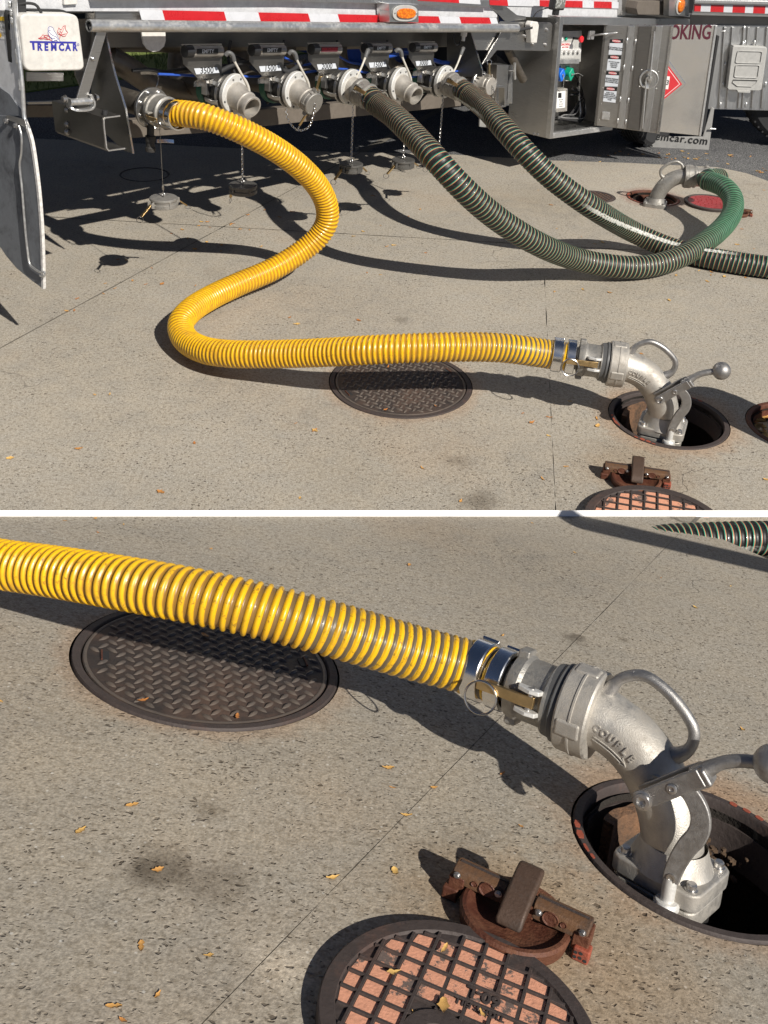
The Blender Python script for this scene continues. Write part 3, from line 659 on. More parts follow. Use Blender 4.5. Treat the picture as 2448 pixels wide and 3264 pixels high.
# ================================================================ hoses
def hose(name, pts, Rr, pitch, mat, Fm, label, cat='hose', amp=.0044, n=26, per=9, ridge=.30, smooth=None, remstart=False, strand=0, pw=2):
    raw = catmull(pts, 16); P, L = resample(raw, pitch/per); A = frames(P); N = len(P)
    vs = []; ph = []
    for k, (p, (a, b, t)) in enumerate(zip(P, A)):
        s_ = L*k/(N-1); sm2 = min(1., max(0., (strand-(L-s_))/(strand*.25))) if strand else 0
        for i in range(n):
            q = 2*math.pi*i/n; f = s_/pitch + i/n; fr = f % 1.0
            h = max(0., 1-(abs(fr-.5)/ridge)**pw)**.5
            if strand: h = max(h, sm2*.82*max(0., 1-(min(fr, 1-fr)/.21)**2)**.5)
            r = Rr - amp + amp*h
            vs.append(p + (a*math.cos(q)+b*math.sin(q))*r)
    me = bpy.data.meshes.new(name); fs = [(k*n+i, k*n+(i+1) % n, (k+1)*n+(i+1) % n, (k+1)*n+i) for k in range(N-1) for i in range(n)]
    me.from_pydata([tuple(v) for v in vs], [], fs); me.materials.append(MATS[mat])
    u1 = me.uv_layers.new(name='helix'); u2 = me.uv_layers.new(name='along'); a1 = []; a2 = []
    for k in range(N-1):
        s0 = L*k/(N-1); s1 = L*(k+1)/(N-1)
        for i in range(n):
            for (s_, j) in ((s0, i), (s0, i+1), (s1, i+1), (s1, i)):
                a1 += [s_/pitch + j/n, j/n]; a2 += [s_, (s_ if remstart else L-s_)]
    u1.data.foreach_set('uv', a1); u2.data.foreach_set('uv', a2)
    me.polygons.foreach_set('use_smooth', [True]*len(me.polygons)); me.update()
    root = empty(name, Fm, label, cat, group='transfer hoses')
    o = bpy.data.objects.new('corrugated_tube', me); link(o, root)
    return root, P, A, L
def hpath(Fm, first, mids, last, rmin, win=70, it=3):
    """hose centre line: measured sight lines with rough distances, the distance then smoothed along the hose"""
    inv = RC.transposed(); Fi = Fm.inverted()
    def pj(p): return proj(Fm @ p)
    k = [(*pj(first[-1]), first[-1].y)]
    for (a, b, y, z) in mids: k.append((a, b, y if y is not None else onplane(Fm, a, b, z, 2).y))
    k.append((*pj(last[0]), last[0].y))
    C2 = catmull([V((a/1000, b/1000, 0)) for a, b, y in k], 12); n = 12; Y = []
    for i in range(len(k)-1):
        for j in range(n): Y.append(k[i][2]+(k[i+1][2]-k[i][2])*j/n)
    Y.append(k[-1][2]); Y0 = Y[:]
    S = [0]
    for a, b in zip(C2, C2[1:]): S.append(S[-1]+(b-a).length*1000)
    for _ in range(it):
        Z = []
        for i in range(len(Y)):
            h = min(win, S[i]-S[0], S[-1]-S[i]); num = den = 0
            for j in range(len(Y)):
                d = abs(S[j]-S[i])
                if d <= h+1e-6: w = 1.0001-d/(h+1e-6) if h > 1 else 1.0; num += w*Y[j]; den += w
            Z.append(num/den if den else Y[i])
        Y = Z
    out = []
    for c, y in zip(C2[3:-3:5], Y[3:-3:5]):
        p = onplane(Fm, c.x*1000, c.y*1000, y, 1)
        if p.z < rmin: p = onplane(Fm, c.x*1000, c.y*1000, rmin, 2)
        out.append(p)
    return list(first)+out+list(last)
def hose_end(root, p, d, r, s, arms=(0, 180), up=None, cl=2, length=.115, ring_drop=True):
    """clamps and cam coupler continuing the hose from p along d"""
    d = V(d).normalized(); a, b = frame_of(d, up)
    for k in range(cl):
        c = p - d*(.062-.050*k)*s
        g = G(); w = .036*s if k == 0 else .032*s
        g.lathe(c, d, [(-w/2, r-.002), (-w/2, r+.0045*s), (-w*.44, r+.0065*s), (w*.44, r+.0065*s), (w/2, r+.0045*s), (w/2, r-.002)], 40, caps=False)
        o = g.build('hose_clamp', 'chrome', root, ang=40)
        th = R(38+k*8); u = (a*math.cos(th)-b*math.sin(th)); tng = u.cross(d)
        G().box(c+u*(r+.007*s), (w*1.04, .034*s, .006*s), X=d, Y=tng, Z=u).build('clamp_buckle', 'chrome', o, bevel=.0015*s)
    q = p + d*.012*s
    g = G(); R0 = r
    g.lathe(q, d, [(-.016*s, R0*.72), (.0, R0*.78), (.004*s, R0*1.12), (.018*s, R0*1.19), (.026*s, R0*1.19), (.034*s, R0*1.10), (.075*s, R0*1.10), (.080*s, R0*1.14), (.085*s, R0*1.26), (.097*s, R0*1.26), (.101*s, R0*1.20), (length*s, R0*1.14), (length*s, R0*.7)], 48, caps=False)
    body = g.build('coupler_body', 'coupler_metal', root, ang=28, bevel=0)
    # two pairs of cast ears, brass cam arms between them, a pull ring on each arm
    for th in arms:
        t = R(th); u = a*math.cos(t)+b*math.sin(t); tg = d.cross(u)
        for e in (-1, 1):
            g = G(); cc = q+d*.060*s+u*(R0*1.08)+tg*e*.0165*s
            g.prism([cc-d*.028*s, cc-d*.022*s+u*.018*s, cc+d*.004*s+u*.026*s, cc+d*.022*s+u*.020*s, cc+d*.026*s], tg*e*.009*s)
            g.build('cam_ear', 'bright_casting', body, bevel=.002*s)
        g = G(); root_p = q+d*.064*s+u*(R0*1.08+.012*s)
        pts = [root_p+d*.010*s, root_p-d*.018*s+u*.006*s, root_p-d*.060*s+u*.006*s, root_p-d*.105*s+u*.014*s]
        g.strap(pts, lambda t_: (.023-.004*t_)*s, .009*s, u)
        arm = g.build('cam_arm', 'brass', root, bevel=.0018*s)
        g = G(); g.cyl(root_p-tg*.027*s, root_p+tg*.027*s, .006*s, 12); g.build('pivot_pin', 'bolt_metal', arm)
        rc = pts[-1]-d*(-.004)*s; dr = (V((0, 0, -1)) if ring_drop else -d)
        if abs(u.z) > .9: dr = V((0, -1, -.3)).normalized()
        g = G(); nn = dr.cross(u.cross(dr)); g.torus(rc+dr*.022*s-d*-.012*s+u*.009*s, (u+d*.15).normalized(), .0315*s, .0022*s, 32, 8); g.build('pull_ring', 'steel_ring', arm)
    # joint bolts: cast lugs below
    for th in ((arms[0]+90), (arms[0]+270)):
        t = R(th); u = a*math.cos(t)+b*math.sin(t); tg = d.cross(u)
        G().box(q+d*.014*s+u*R0*1.16, (.024*s, .040*s, .022*s), X=d, Y=tg, Z=u).build('lug', 'coupler_metal', body, bevel=.004*s)
    return q + d*length*s

# ---------------------------------------------------------------- the silver drop elbow (local: x = away from the hose, z = up)
def elbow(Fm, s, label, plain=False, mat='cast_aluminium', tilt=12, lever=True):
    root = empty('drop_elbow', Fm @ Matrix.Scale(s, 4), label, 'hose elbow')
    d_in = V((-1, 0, .03)).normalized()
    P, _ = resample(catmull([V((0, 0, -.03)), V((0, 0, .015)), V((-.004, 0, .062)), V((-.020, 0, .118)), V((-.054, 0, .178)), V((-.104, 0, .224)), V((-.155, 0, .246)), V((-.200, 0, .2525)), V((-.235, 0, .2535))], 10), .006)
    def rad(t): return .0575 + .010*max(0, 1-t*5) + .009*max(0, (t-.80)/.20)
    g = G(); g.tube(P, rad, 40)
    body = g.build('elbow_body', mat, root, ang=50)
    inlet = V((-.212, 0, .253)); d = d_in
    # inlet collar with cast lugs
    a, b = frame_of(d, V((0, 0, 1)))
    g = G(); g.lathe(inlet, d, [(-.034, .055), (-.034, .083), (-.030, .086), (-.006, .0865), (-.005, .0885), (-.001, .0885), (.000, .0865), (.026, .0865), (.030, .084), (.030, .060)], 56, caps=False)
    fl = g.build('inlet_collar', mat, root, ang=30)
    for th in (-6, 84, 174, 264):
        t = R(th); u = a*math.cos(t)+b*math.sin(t); tg = d.cross(u)
        G().box(inlet+d*-.001+u*.083, (.050, .034, .012), X=d, Y=tg, Z=u).build('lug', mat, fl, bevel=.006, seg=3)
    G().lathe(inlet+d*.030, d, [(0, .05), (0, .076), (.007, .0785), (.012, .0785), (.016, .074), (.030, .072), (.030, .05)], 48, caps=False).build('seal_ring', 'gear_grey', root, ang=30)
    # base flange: two rounded square castings with bolts
    def sq(hw, hd, c, z):
        pts = []
        for sx, sy in ((1, 1), (-1, 1), (-1, -1), (1, -1)):
            for i in range(4):
                q = math.pi/2*i/3 + {(1, 1): 0, (-1, 1): math.pi/2, (-1, -1): math.pi, (1, -1): 1.5*math.pi}[(sx, sy)]
                pts.append(V((sx*(hw-c)+math.cos(q)*c, sy*(hd-c)+math.sin(q)*c, z)))
        return pts
    rot = Matrix.Rotation(R(-12), 4, 'Z')
    g = G(); g.prism(sq(.088, .076, .022, -.004), (0, 0, .034)); g.xf(rot); f1 = g.build('upper_flange', mat, root, bevel=.005, seg=3)
    g = G(); g.prism(sq(.083, .072, .020, -.046), (0, 0, .038)); g.xf(rot); f2 = g.build('lower_flange', mat, root, bevel=.005, seg=3)
    g = G(); g.lathe((0, 0, .024), (0, 0, 1), [(0, .080), (.012, .074), (.030, .066), (.046, .0605)], 40, caps=False); g.build('neck_fillet', mat, root, ang=60)
    for sx, sy in ((1, 1), (-1, 1), (-1, -1), (1, -1)):
        c = rot @ V((sx*.067, sy*.055, .029)); g = G(); g.lathe(c, (0, 0, 1), [(-.002, .0125), (.003, .0125), (.0035, .0095), (.012, .0095), (.014, .007), (.014, 0)], 6 if False else 16, caps=False); g.build('flange_bolt', 'bolt_metal', f1, ang=30)
    g = G(); g.lathe((0, 0, 0), (0, 0, 1), [(-.40, .045), (-.40, .050), (-.10, .050), (-.095, .080), (-.046, .082), (-.046, .03)], 40, caps=False); g.build('riser_pipe', 'dark_casting', root)
    g = G(); g.lathe((0, 0, 0), (0, 0, 1), [(-.20, .070), (-.125, .070), (-.120, .084), (-.10, .084)], 40, caps=False); g.build('jaw_ring', mat, root)
    # carrying handle, a cast loop over the back of the bend
    H_ = [(-.176, .292), (-.162, .318), (-.147, .341), (-.106, .3605), (-.062, .347), (-.019, .315), (.001, .288), (.0, .258), (-.014, .238), (-.040, .222)]
    hp, _ = resample(catmull([V((x, 0, z)) for x, z in H_], 8), .006)
    g = G(); g.tube(hp, lambda t: .0108+.008*(max(0, 1-t*7)+max(0, (t-.84)/.16)), 18); g.build('carrying_handle', 'lever_metal' if not plain else mat, root, ang=60)
    # web under the handle foot
    yf = -.062
    # pivot boss and operating lever on the near side
    pv = V((-.046, yf, .180))
    g = G(); g.lathe(pv+V((0, .020, 0)), (0, -1, 0), [(-.02, .034), (0, .031), (.012, .025), (.012, 0)], 28, caps=False); g.build('pivot_boss', mat, root, ang=40)
    if not lever: return root, inlet+d*.040, d
    e1 = V((.030, yf-.018, .246)); dd = (e1-pv).normalized(); up = V((dd.z*-1, 0, dd.x))
    lv = None
    for e, nm in ((-1, 'fork'), (1, 'fork')):
        g = G(); y = e*.017
        q0 = V((pv.x, yf-.026+y, pv.z)); q1 = V((e1.x, yf-.026+y, e1.z))
        pts = [q0-dd*.016, q0-dd*.006, q0+dd*.02, q1-dd*.01, q1+dd*.022]
        g.strap(pts, lambda t: .030 if t < .2 else .034, .009, (0, 1, 0)); o = g.build('lever', 'lever_metal', root if lv is None else lv, bevel=.0035, seg=3)
        if lv is None: lv = o
        else: o.name = 'fork_plate'
    yc = yf-.026
    pts, _ = resample(catmull([V((e1.x+.004, yc, e1.z+.002)), V((.050, yc, .268)), V((.072, yc, .289)), V((.098, yc, .303)), V((.128, yc, .312))], 8), .006)
    g = G(); g.tube(pts, lambda t: .0190-.0075*min(1, t*2.5), 18); g.build('lever_rod', 'lever_metal', lv, ang=60)
    g = G(); g.box(e1+V((.012, -.008, .006)), (.040, .044, .034), X=dd, Y=(0, 1, 0), Z=up); g.build('lever_bridge', 'lever_metal', lv, bevel=.006, seg=3)
    g = G(); g.ball((.152, yc, .318), .0330, 28); g.build('lever_ball', 'lever_metal', lv, ang=80)
    for c, rr in ((pv, .0145), (pv.lerp(e1, .62), .0075)):
        y = yc-.0225
        g = G(); g.lathe((c.x, y, c.z), (0, -1, 0), [(0, rr*1.25), (.002, rr*1.25), (.003, rr), (.008 if rr > .01 else .003, rr), (.009 if rr > .01 else .0035, rr*.62), (.004 if rr > .01 else .001, rr*.5), (.002 if rr > .01 else 0.0005, 0)], 20, caps=False); g.build('socket_bolt', 'bolt_metal', lv, ang=30)
    # curved drive link down to the plunger
    lp = [(.006, .226), (.030, .214), (.049, .190), (.055, .165), (.051, .142), (.040, .120), (.030, .092), (.023, .062), (.021, .044)]
    pts, _ = resample(catmull([V((x, yc-.001, z)) for x, z in lp], 6), .007)
    g = G(); g.strap(pts, lambda t: .030+.006*math.sin(t*math.pi), .012, (0, 1, 0)); lk = g.build('drive_link', 'lever_metal', root, bevel=.003, seg=3, ang=25)
    c = V((.0225, yc-.0075, .052))
    g = G(); g.lathe(c, (0, -1, 0), [(0, .0085), (.002, .0085), (.0025, .005), (.0005, .0045), (0.0004, 0)], 16, caps=False); g.build('socket_bolt', 'bolt_metal', lk, ang=30)
    g = G(); g.lathe((.020, yc, .036), (0, 0, -1), [(-.012, .011), (.0, .0125), (.030, .0125), (.031, .020), (.036, .0235), (.044, .0235), (.049, .018), (.049, .012), (.09, .012)], 28, caps=True); g.build('plunger', 'bright_casting', root, ang=35)
    g = G(); g.box((.020, yc+.014, -.040), (.060, .04, .050)); g.build('plunger_boss', mat, root, bevel=.008, seg=3)
    if not plain:                     # raised word and arrow cast on the near flank, following the bend
        word = 'COUPLE'; wobj = None
        i0 = min(range(len(P)), key=lambda i: abs(P[i].x+.162)); i1 = min(range(len(P)), key=lambda i: abs(P[i].x+.092)+ (9 if P[i].z < .1 else 0))
        def flank(t, off):            # point on the near flank: t along the bend, off = distance from the centre line
            f = i0+(i1-i0)*t; i = int(f); p = P[i].lerp(P[i-1 if i1 < i0 else i+1], f-i if i1 > i0 else i+1-f) if False else P[i].lerp(P[min(i+1, len(P)-1)], f-i)
            tg = (P[i-1]-P[i+1]).normalized(); nn = V((-tg.z, 0, tg.x)); return p + nn*off + V((0, -math.sqrt(max(0, .0585**2-off*off)), 0)), tg
        for i, ch in enumerate(word):
            t = i/5; p, tg = flank(t, .006); q2, _t = flank(t, .014); q1, _t = flank(t, -.002)
            o = text(ch, .0195, mat, root if wobj is None else wobj, p+V((0, -.0004, 0)), tg, q2-q1, name='cast_lettering' if wobj is None else 'letter', ext=.0017, bold=.02)
            if wobj is None: wobj = o
        g = G(); g.tube([flank(i/12, -.012)[0]+V((0, -.0006, 0)) for i in range(13)], .0014, 6); g.tube([flank(i/12, -.019)[0]+V((0, -.0006, 0)) for i in range(12)], .0014, 6)
        g.tube([flank(.86, -.007)[0], flank(1.08, -.0155)[0]], .0014, 6); g.tube([flank(.86, -.024)[0], flank(1.08, -.0155)[0]], .0014, 6)
        g.build('cast_arrow', mat, root)
    return root, inlet+d*.040, d

def orient(Fm, o, xdir_ground, z=0):
    """frame with origin o (in Fm) and x axis turned to the heading xdir (2D) of that ground"""
    a = math.atan2(xdir_ground[1], xdir_ground[0]); return Fm @ Matrix.Translation((o[0], o[1], z)) @ Matrix.Rotation(a, 4, 'Z')

# upper yard: elbow
OA = gA(2109, 1367); EA = orient(FA, OA, (1, -.176), .0)
eA, inA, dA = elbow(EA, .985, 'silver cast elbow with ball-ended lever standing in the upper yard manhole', plain=False)
inAw = EA @ Matrix.Scale(.985, 4) @ inA; dAw = (EA.to_3x3() @ dA).normalized()
# lower apron: elbow
SE = .645; OB = gB(2133, 2788); EB = orient(FB, OB, (math.cos(R(-32)), math.sin(R(-32))), .0) @ Matrix.Rotation(R(-3.8), 4, 'Y')
eB, inB, dB = elbow(EB, SE, 'large close-up silver cast elbow with COUPLE cast on it standing in the apron manhole')
iS = FB.inverted() @ (EB @ Matrix.Scale(SE, 4)); inBl = iS @ inB; dBl = (iS.to_3x3() @ dB).normalized()
# far elbow, turned the other way
OC = gA(2087, 655); EC = orient(FA, OC, (-1, .12), .0); SC = .80
eC, inC, dC = elbow(EC, SC, 'small far elbow standing in the red ringed opening behind the green hose loop', plain=True, lever=False, mat='coupler_metal')
inCw = EC @ Matrix.Scale(SC, 4) @ inC; dCw = (EC.to_3x3() @ dC).normalized()

RH = .0555
OUT = (FT.to_3x3() @ V((0, -1, 0))).normalized()
# yellow hose of the yard (order: truck -> elbow)
st = FT @ tp(500, 349, -.03)
ydir = (OUT + V((.15, 0, -.10))).normalized()
cplr = .118
endA = inAw + dAw*cplr                                # tube stops where the coupler starts
dp = [(575, 357, 4.215), (640, 370, 4.185), (720, 396, 4.19), (800, 432, 4.23), (885, 480, 4.31), (955, 532, 4.41), (1010, 590, 4.50), (1040, 650, 4.56), (1042, 705, 4.59), (1012, 758, 4.58), (955, 806, 4.545)]
z = [(870, 858, .12), (767, 903, .085), (676, 946, .075), (608, 990, .078), (576, 1034, .085), (590, 1080, .095), (640, 1112, .11), (720, 1127, .13), (850, 1129, .16), (1000, 1125, .21), (1150, 1117, .27), (1300, 1110, .30), (1450, 1106, .305), (1600, 1109, .29)]
ptsY = hpath(FA, [st+OUT*.02, st+OUT*.06], [(a, b, y, None) for a, b, y in dp[1:]]+[(a, b, None, c) for a, b, c in z], [endA+dAw*.10, endA], .0565)
hy, P_, A_, L_ = hose('yellow_hose', ptsY, RH, .0190, 'yellow_hose_skin', FA, 'yellow ribbed hose curving from the tank truck to the elbow in the upper yard', strand=.26)
hose_end(hy, P_[-1], (P_[-1]-P_[-4]), RH, 1.0, arms=(255, 75), up=V((0, 0, 1)))
def tail(root, p, d, r, s=1.0, chrome=True, arms=(90, 270)):
    """coupler at the truck end: p = outlet mouth, d = outward"""
    q = p; g = G()
    g.lathe(q, d, [(-.05, r*.8), (-.05, r*1.22), (-.038, r*1.26), (-.030, r*1.26), (-.026, r*1.14), (.012, r*1.12), (.018, r*1.2), (.028, r*1.2), (.032, r*1.05), (.05, r*.95)], 40, caps=False)
    body = g.build('coupler_body', 'coupler_metal', root, ang=30)
    a, b = frame_of(d)
    for th in arms:
        t = R(th); u = a*math.cos(t)+b*math.sin(t); tg = d.cross(u); cc = q-d*.008+u*r*1.12
        for e in (-1, 1): G().prism([cc-d*.024+tg*e*.014, cc-d*.01+u*.02+tg*e*.014, cc+d*.014+u*.02+tg*e*.014, cc+d*.022+tg*e*.014], tg*e*.007).build('cam_ear', 'coupler_metal', body, bevel=.0015)
        g = G(); g.strap([cc-d*.012+u*.012, cc+d*.02+u*.022, cc+d*.07+u*.020], .018, .007, u); arm = g.build('cam_arm', 'brass', root, bevel=.0015)
        G().torus(cc+d*.072+V((0, 0, -.02))+u*.02, (u+d*.3).normalized(), .019, .0017, 24, 6).build('pull_ring', 'steel_ring', arm)
    for k in range(2):
        c = q+d*(.060+.036*k); G().lathe(c, d, [(-.013, r-.002), (-.013, r+.004), (.013, r+.004), (.013, r-.002)], 32, caps=False).build('hose_clamp', 'chrome', root, ang=40)
tail(hy, st+OUT*.045, OUT, RH, arms=(100,))
# green hose from the middle valve, looping to the far elbow
def spout_mouth(px, py): return FT @ tp(px, py, -.135)
v3 = spout_mouth(1163, 302); sdir = (OUT + V((0, 0, -.22))).normalized()
endC = inCw + dCw*.095
dp = [(1200, 330, 5.02), (1250, 365, 4.83), (1290, 402, 4.66), (1330, 443, 4.50), (1400, 520, 4.38), (1470, 595, 4.36), (1545, 665, 4.41), (1630, 728, 4.47), (1730, 785, 4.53)]
zg = [(1830, 824, .13), (1930, 845, .095), (2020, 852, .08), (2100, 842, .08),
      (2170, 818, .09), (2240, 776, .11), (2300, 728, .14), (2333, 680, .17), (2335, 632, .20), (2305, 595, .22), (2250, 572, .235)]
ptsG = hpath(FA, [v3, v3+sdir*.05], [(a, b, y, None) for a, b, y in dp]+[(a, b, None, c) for a, b, c in zg], [endC+dCw*.06, endC], .0565)
hg, P_, A_, L_ = hose('green_hose', ptsG, RH*1.06, .0225, 'scuffed_green_hose_skin', FA, 'dark green and orange ribbed hose looping round to the far elbow', pw=4, ridge=.27, amp=.0022)
hose_end(hg, P_[-1], (P_[-1]-P_[-4]), RH*.97, .86, arms=(90, 270))
tail(hg, v3, sdir, RH, arms=(60, 240))
# green hose from the last valve, running out of the picture
v5 = spout_mouth(1452, 277)
dp = [(1495, 303, 5.50), (1555, 352, 5.22), (1615, 420, 5.02), (1680, 492, 4.92), (1750, 560, 4.90), (1830, 622, 4.92), (1910, 676, 4.93)]
zg = [(1990, 724, .13), (2070, 764, .085), (2150, 795, .06), (2240, 818, .06), (2340, 836, .06), (2448, 851, .06), (2620, 870, .06), (2850, 880, .06)]
hg2, P_, A_, L_ = hose('green_hose', hpath(FA, [v5, v5+sdir*.05], [(a, b, y, None) for a, b, y in dp]+[(a, b, None, c) for a, b, c in zg[:-1]], [gA(*zg[-1])], .0595), RH*1.06, .0225, 'green_hose_skin', FA, 'dark green and orange ribbed hose running straight off the right edge', pw=4, ridge=.27, amp=.0022)
tail(hg2, v5, sdir, RH, arms=(60, 240))
# lower apron hoses (3 inch)
RB = .0365; SK = .66
endB = inBl + dBl*cplr*SK
zb = [(-700, 1700, .07), (-450, 1725, .08), (-220, 1757, .10), (0, 1798, .125), (145, 1818, .145), (290, 1841, .165), (434, 1866, .18), (580, 1892, .19), (724, 1922, .192), (868, 1955, .190), (1012, 1992, .183), (1157, 2033, .172), (1290, 2072, .160)]
yb_ = [(1400, 2101, 1.266)]
ptsB = hpath(FB, [gB(*zb[0])], [(a, b, None, c) for a, b, c in zb[1:]]+[(a, b, y, None) for a, b, y in yb_], [endB+dBl*.045, endB], RB, win=110)
print('ENDB', proj(FB @ endB), endB, proj(FB @ inBl), proj(endA), proj(endC), endC, proj(v3), proj(v5))
hb, P_, A_, L_ = hose('yellow_hose', ptsB, RB, .0190*SB, 'yellow_hose_skin', FB, 'large close-up yellow ribbed hose lying across the lower apron', amp=.0046, n=44, per=12, strand=.30)
hose_end(hb, P_[-1], (P_[-1]-P_[-4]), RB, SK, arms=(262, 82), up=V((0, 0, 1)))
ptsN = [gB(1880, 1770, -.064), gB(2000, 1755, -.062), gB(2120, 1728, -.040), gB(2220, 1722, -.026), gB(2320, 1718, -.010), gB(2448, 1716, .006), gB(2600, 1716, .012), gB(2800, 1716, .010), gB(3050, 1716, .0)]
hb2, P_, A_, L_ = hose('green_hose', ptsN, .050, .0205, 'green_hose_skin', FB, 'close dark green ribbed hose crossing the top right corner of the lower apron', n=36, per=12, pw=5, ridge=.27, amp=.0042)
#print('HOSECHK', st, inAw, gA(1600, 1109, .23), 'B', inBl, gB(1440, 2116, .142), gB(1640, 2185, .16))

# ================================================================ the tank truck
T = empty('tank_truck', FT, 'long silver tank truck parked across the top of the yard with hoses attached', 'tank truck')
def pl(name, px, y, t, mat, parent=None, bevel=.0015, label=None):
    """plate facing outwards, cut to an outline seen at depth y, thickness t going inwards"""
    P = [tp(a, b, y) for a, b in px]; parent = parent or T
    return G().prism(P, (0, t, 0)).build(name, mat, parent, bevel=bevel, label=label)
def xpl(name, px, x, t, mat, parent=T, bevel=.0012):
    P = [tx(a, b, x) for a, b in px]; return G().prism(P, (t, 0, 0)).build(name, mat, parent, bevel=bevel)
def tube_t(name, pts, r, mat, parent=None, n=14, step=.01):
    P, _ = resample(catmull(pts, 8), step); return G().tube(P, r, n).build(name, mat, parent or T, ang=60)
def bolt(p, d, r, parent, mat='bolt_metal'):
    g = G(); g.lathe(p, d, [(0, r*1.35), (r*.3, r*1.35), (r*.32, r), (r*1.1, r), (r*1.25, r*.75), (r*1.25, 0)], 12, caps=False); return g.build('bolt', mat, parent, ang=30)
TI = FT.inverted(); OUTL = V((0, -1, 0))

# tank and chassis above and behind the picture's upper edge
g = G()
for i in range(1): g.lathe((-2.6, 1.22, 2.32), (1, 0, 0), [(0, 0), (.02, .80), (.12, .95), (.3, 1.0), (9.6, 1.0), (9.8, .95), (9.9, .80), (9.92, 0)], 56, caps=False)
g.build('tank_shell', 'polished_sheet', T)
for y in (.62, 1.75):
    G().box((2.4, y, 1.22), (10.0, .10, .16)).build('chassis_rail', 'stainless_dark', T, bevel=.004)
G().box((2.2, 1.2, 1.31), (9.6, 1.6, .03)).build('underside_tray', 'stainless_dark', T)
pl('shade_pan', [(300, 88), (1530, 92), (1530, 148), (300, 152)], .34, .01, 'stainless_dark')  # added plate that blocks sun from the ground under the truck
# outer skirt above the rail: white panel, its top lip and the reflective tape
pl('side_skirt', [(-300, -420), (-300, 20), (60, 36), (620, 37), (1310, 52), (1585, 56), (1585, -420)], .02, .012, 'panel_white')  # top raised far above the view to close the sun gap below the tank
pl('skirt_lip', [(300, -6), (300, 1), (900, 2), (1560, 22), (1560, 0), (900, -8)], -.03, .05, 'aluminium_sheet')
pl('skirt_apron', [(305, 25), (305, 64), (620, 66), (1590, 80), (1590, 52), (620, 28)], .035, .01, 'stainless')
def tape(parent, bounds, top, bot, y, slant=5, name=('tape_red', 'tape_white')):
    for i, (x0, x1, red) in enumerate(bounds):
        f = lambda x, t: t[0]+(t[1]-t[0])*(x-t[2])/(t[3]-t[2])
        pl('reflective_tape', [(x0, f(x0, top)), (x1, f(x1, top)), (x1+slant, f(x1, bot)), (x0+slant, f(x0, bot))], y, .003, 'tape_red' if red else 'tape_white', parent, bevel=0)
tape(T, [(443, 517, 0), (517, 714, 1), (714, 823, 0), (823, 982, 1), (982, 1076, 0), (1076, 1398, 1), (1398, 1464, 0), (1464, 1560, 1), (1560, 1582, 0)], (31, 56, 445, 1560), (64, 84, 445, 1560), .0, 9)
tape(T, [(1330, 1462, 1), (1462, 1530, 0), (1560, 1618, 1)], (-12, 2, 1330, 1600), (2, 18, 1330, 1600), -.032, 2)
# side rail
a_, b_ = tp(283, 82, -.06), tp(1648, 90, -.06)
G().lathe(a_, b_-a_, [(0, .020), (0, .0272), ((b_-a_).length, .0272), ((b_-a_).length, .020), ((b_-a_).length-.03, .018)], 28, caps=False).build('side_rail', 'rail_metal', T, ang=60)
G().lathe(a_+ (b_-a_).normalized()*.012, b_-a_, [(0, 0), (0, .021)], 20, caps=False).build('rail_end', 'black_plastic', T)
pl('rail_arm', [(309, 100), (341, 100), (277, 322), (244, 316)], -.05, .010, 'stainless', bevel=.002)
bolt(tp(296, 188, -.052), OUTL, .008, T)
pl('rail_arm', [(1600, 100), (1634, 98), (1560, 190), (1536, 206)], -.02, .010, 'stainless', bevel=.002)
# welded end plates across the truck (seen from their left face)
xl = tp(424, 490, -.02).x
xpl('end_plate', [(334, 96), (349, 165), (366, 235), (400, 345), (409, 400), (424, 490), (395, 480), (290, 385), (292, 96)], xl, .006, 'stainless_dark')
G().strap([tx(a, b, xl+.003)+V((0, -.002, 0)) for a, b in ((334, 96), (349, 165), (366, 235), (400, 345), (409, 400), (424, 490))], .006, .009, (1, 0, 0)).build('plate_edge', 'polished_sheet', T)
xr = tp(1537, 224, -.02).x
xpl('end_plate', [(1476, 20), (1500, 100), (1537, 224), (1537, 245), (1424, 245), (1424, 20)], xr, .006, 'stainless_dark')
G().strap([tx(a, b, xr+.003)+V((0, -.002, 0)) for a, b in ((1476, 20), (1500, 100), (1537, 224))], .005, .009, (1, 0, 0)).build('plate_edge', 'polished_sheet', T)
# hanging tabs
for px, m in (([(452, 98), (454, 118), (458, 140), (470, 157), (488, 166), (508, 163), (524, 148), (529, 130), (528, 98)], 'white_plastic'), ([(1546, 100), (1552, 118), (1563, 136), (1574, 146), (1583, 143), (1586, 128), (1584, 100)], 'stainless')):
    pl('lift_tab', px, .06, .012, m, bevel=.003)
# frame beams and pipes in the shade behind the valves
pl('frame_beam', [(392, 386), (1470, 296), (1470, 338), (1100, 375), (640, 424), (392, 442)], .32, .06, 'painted_beam', bevel=.004)
pl('bright_brace', [(515, 392), (655, 384), (655, 396), (530, 408)], .30, .01, 'polished_sheet')
pl('rear_beam', [(86, 335), (300, 335), (300, 374), (86, 374)], 1.3, .06, 'painted_beam', bevel=.004)
pl('rear_beam', [(90, 325), (200, 322), (200, 331), (90, 333)], 1.25, .02, 'stainless')
sp_ = tp(950, 299).x                                   # one valve pitch
g = G()
tube_t('manifold_pipe', [tp(300, 125, .5), tp(640, 133, .5), tp(1000, 128, .5), tp(1530, 120, .5)], .060, 'pipe_metal', step=.04, n=20)
tube_t('discharge_pipe', [tp(352, 186, .45), tp(405, 215, .42), tp(470, 258, .40), tp(540, 285, .40), tp(640, 300, .42), tp(760, 310, .5)], .062, 'pipe_metal', n=22, step=.02)
G().torus(tp(478, 262, .40), tp(520, 280, .40)-tp(440, 240, .40), .063, .0035, 28, 6).build('weld_seam', 'stainless', T)
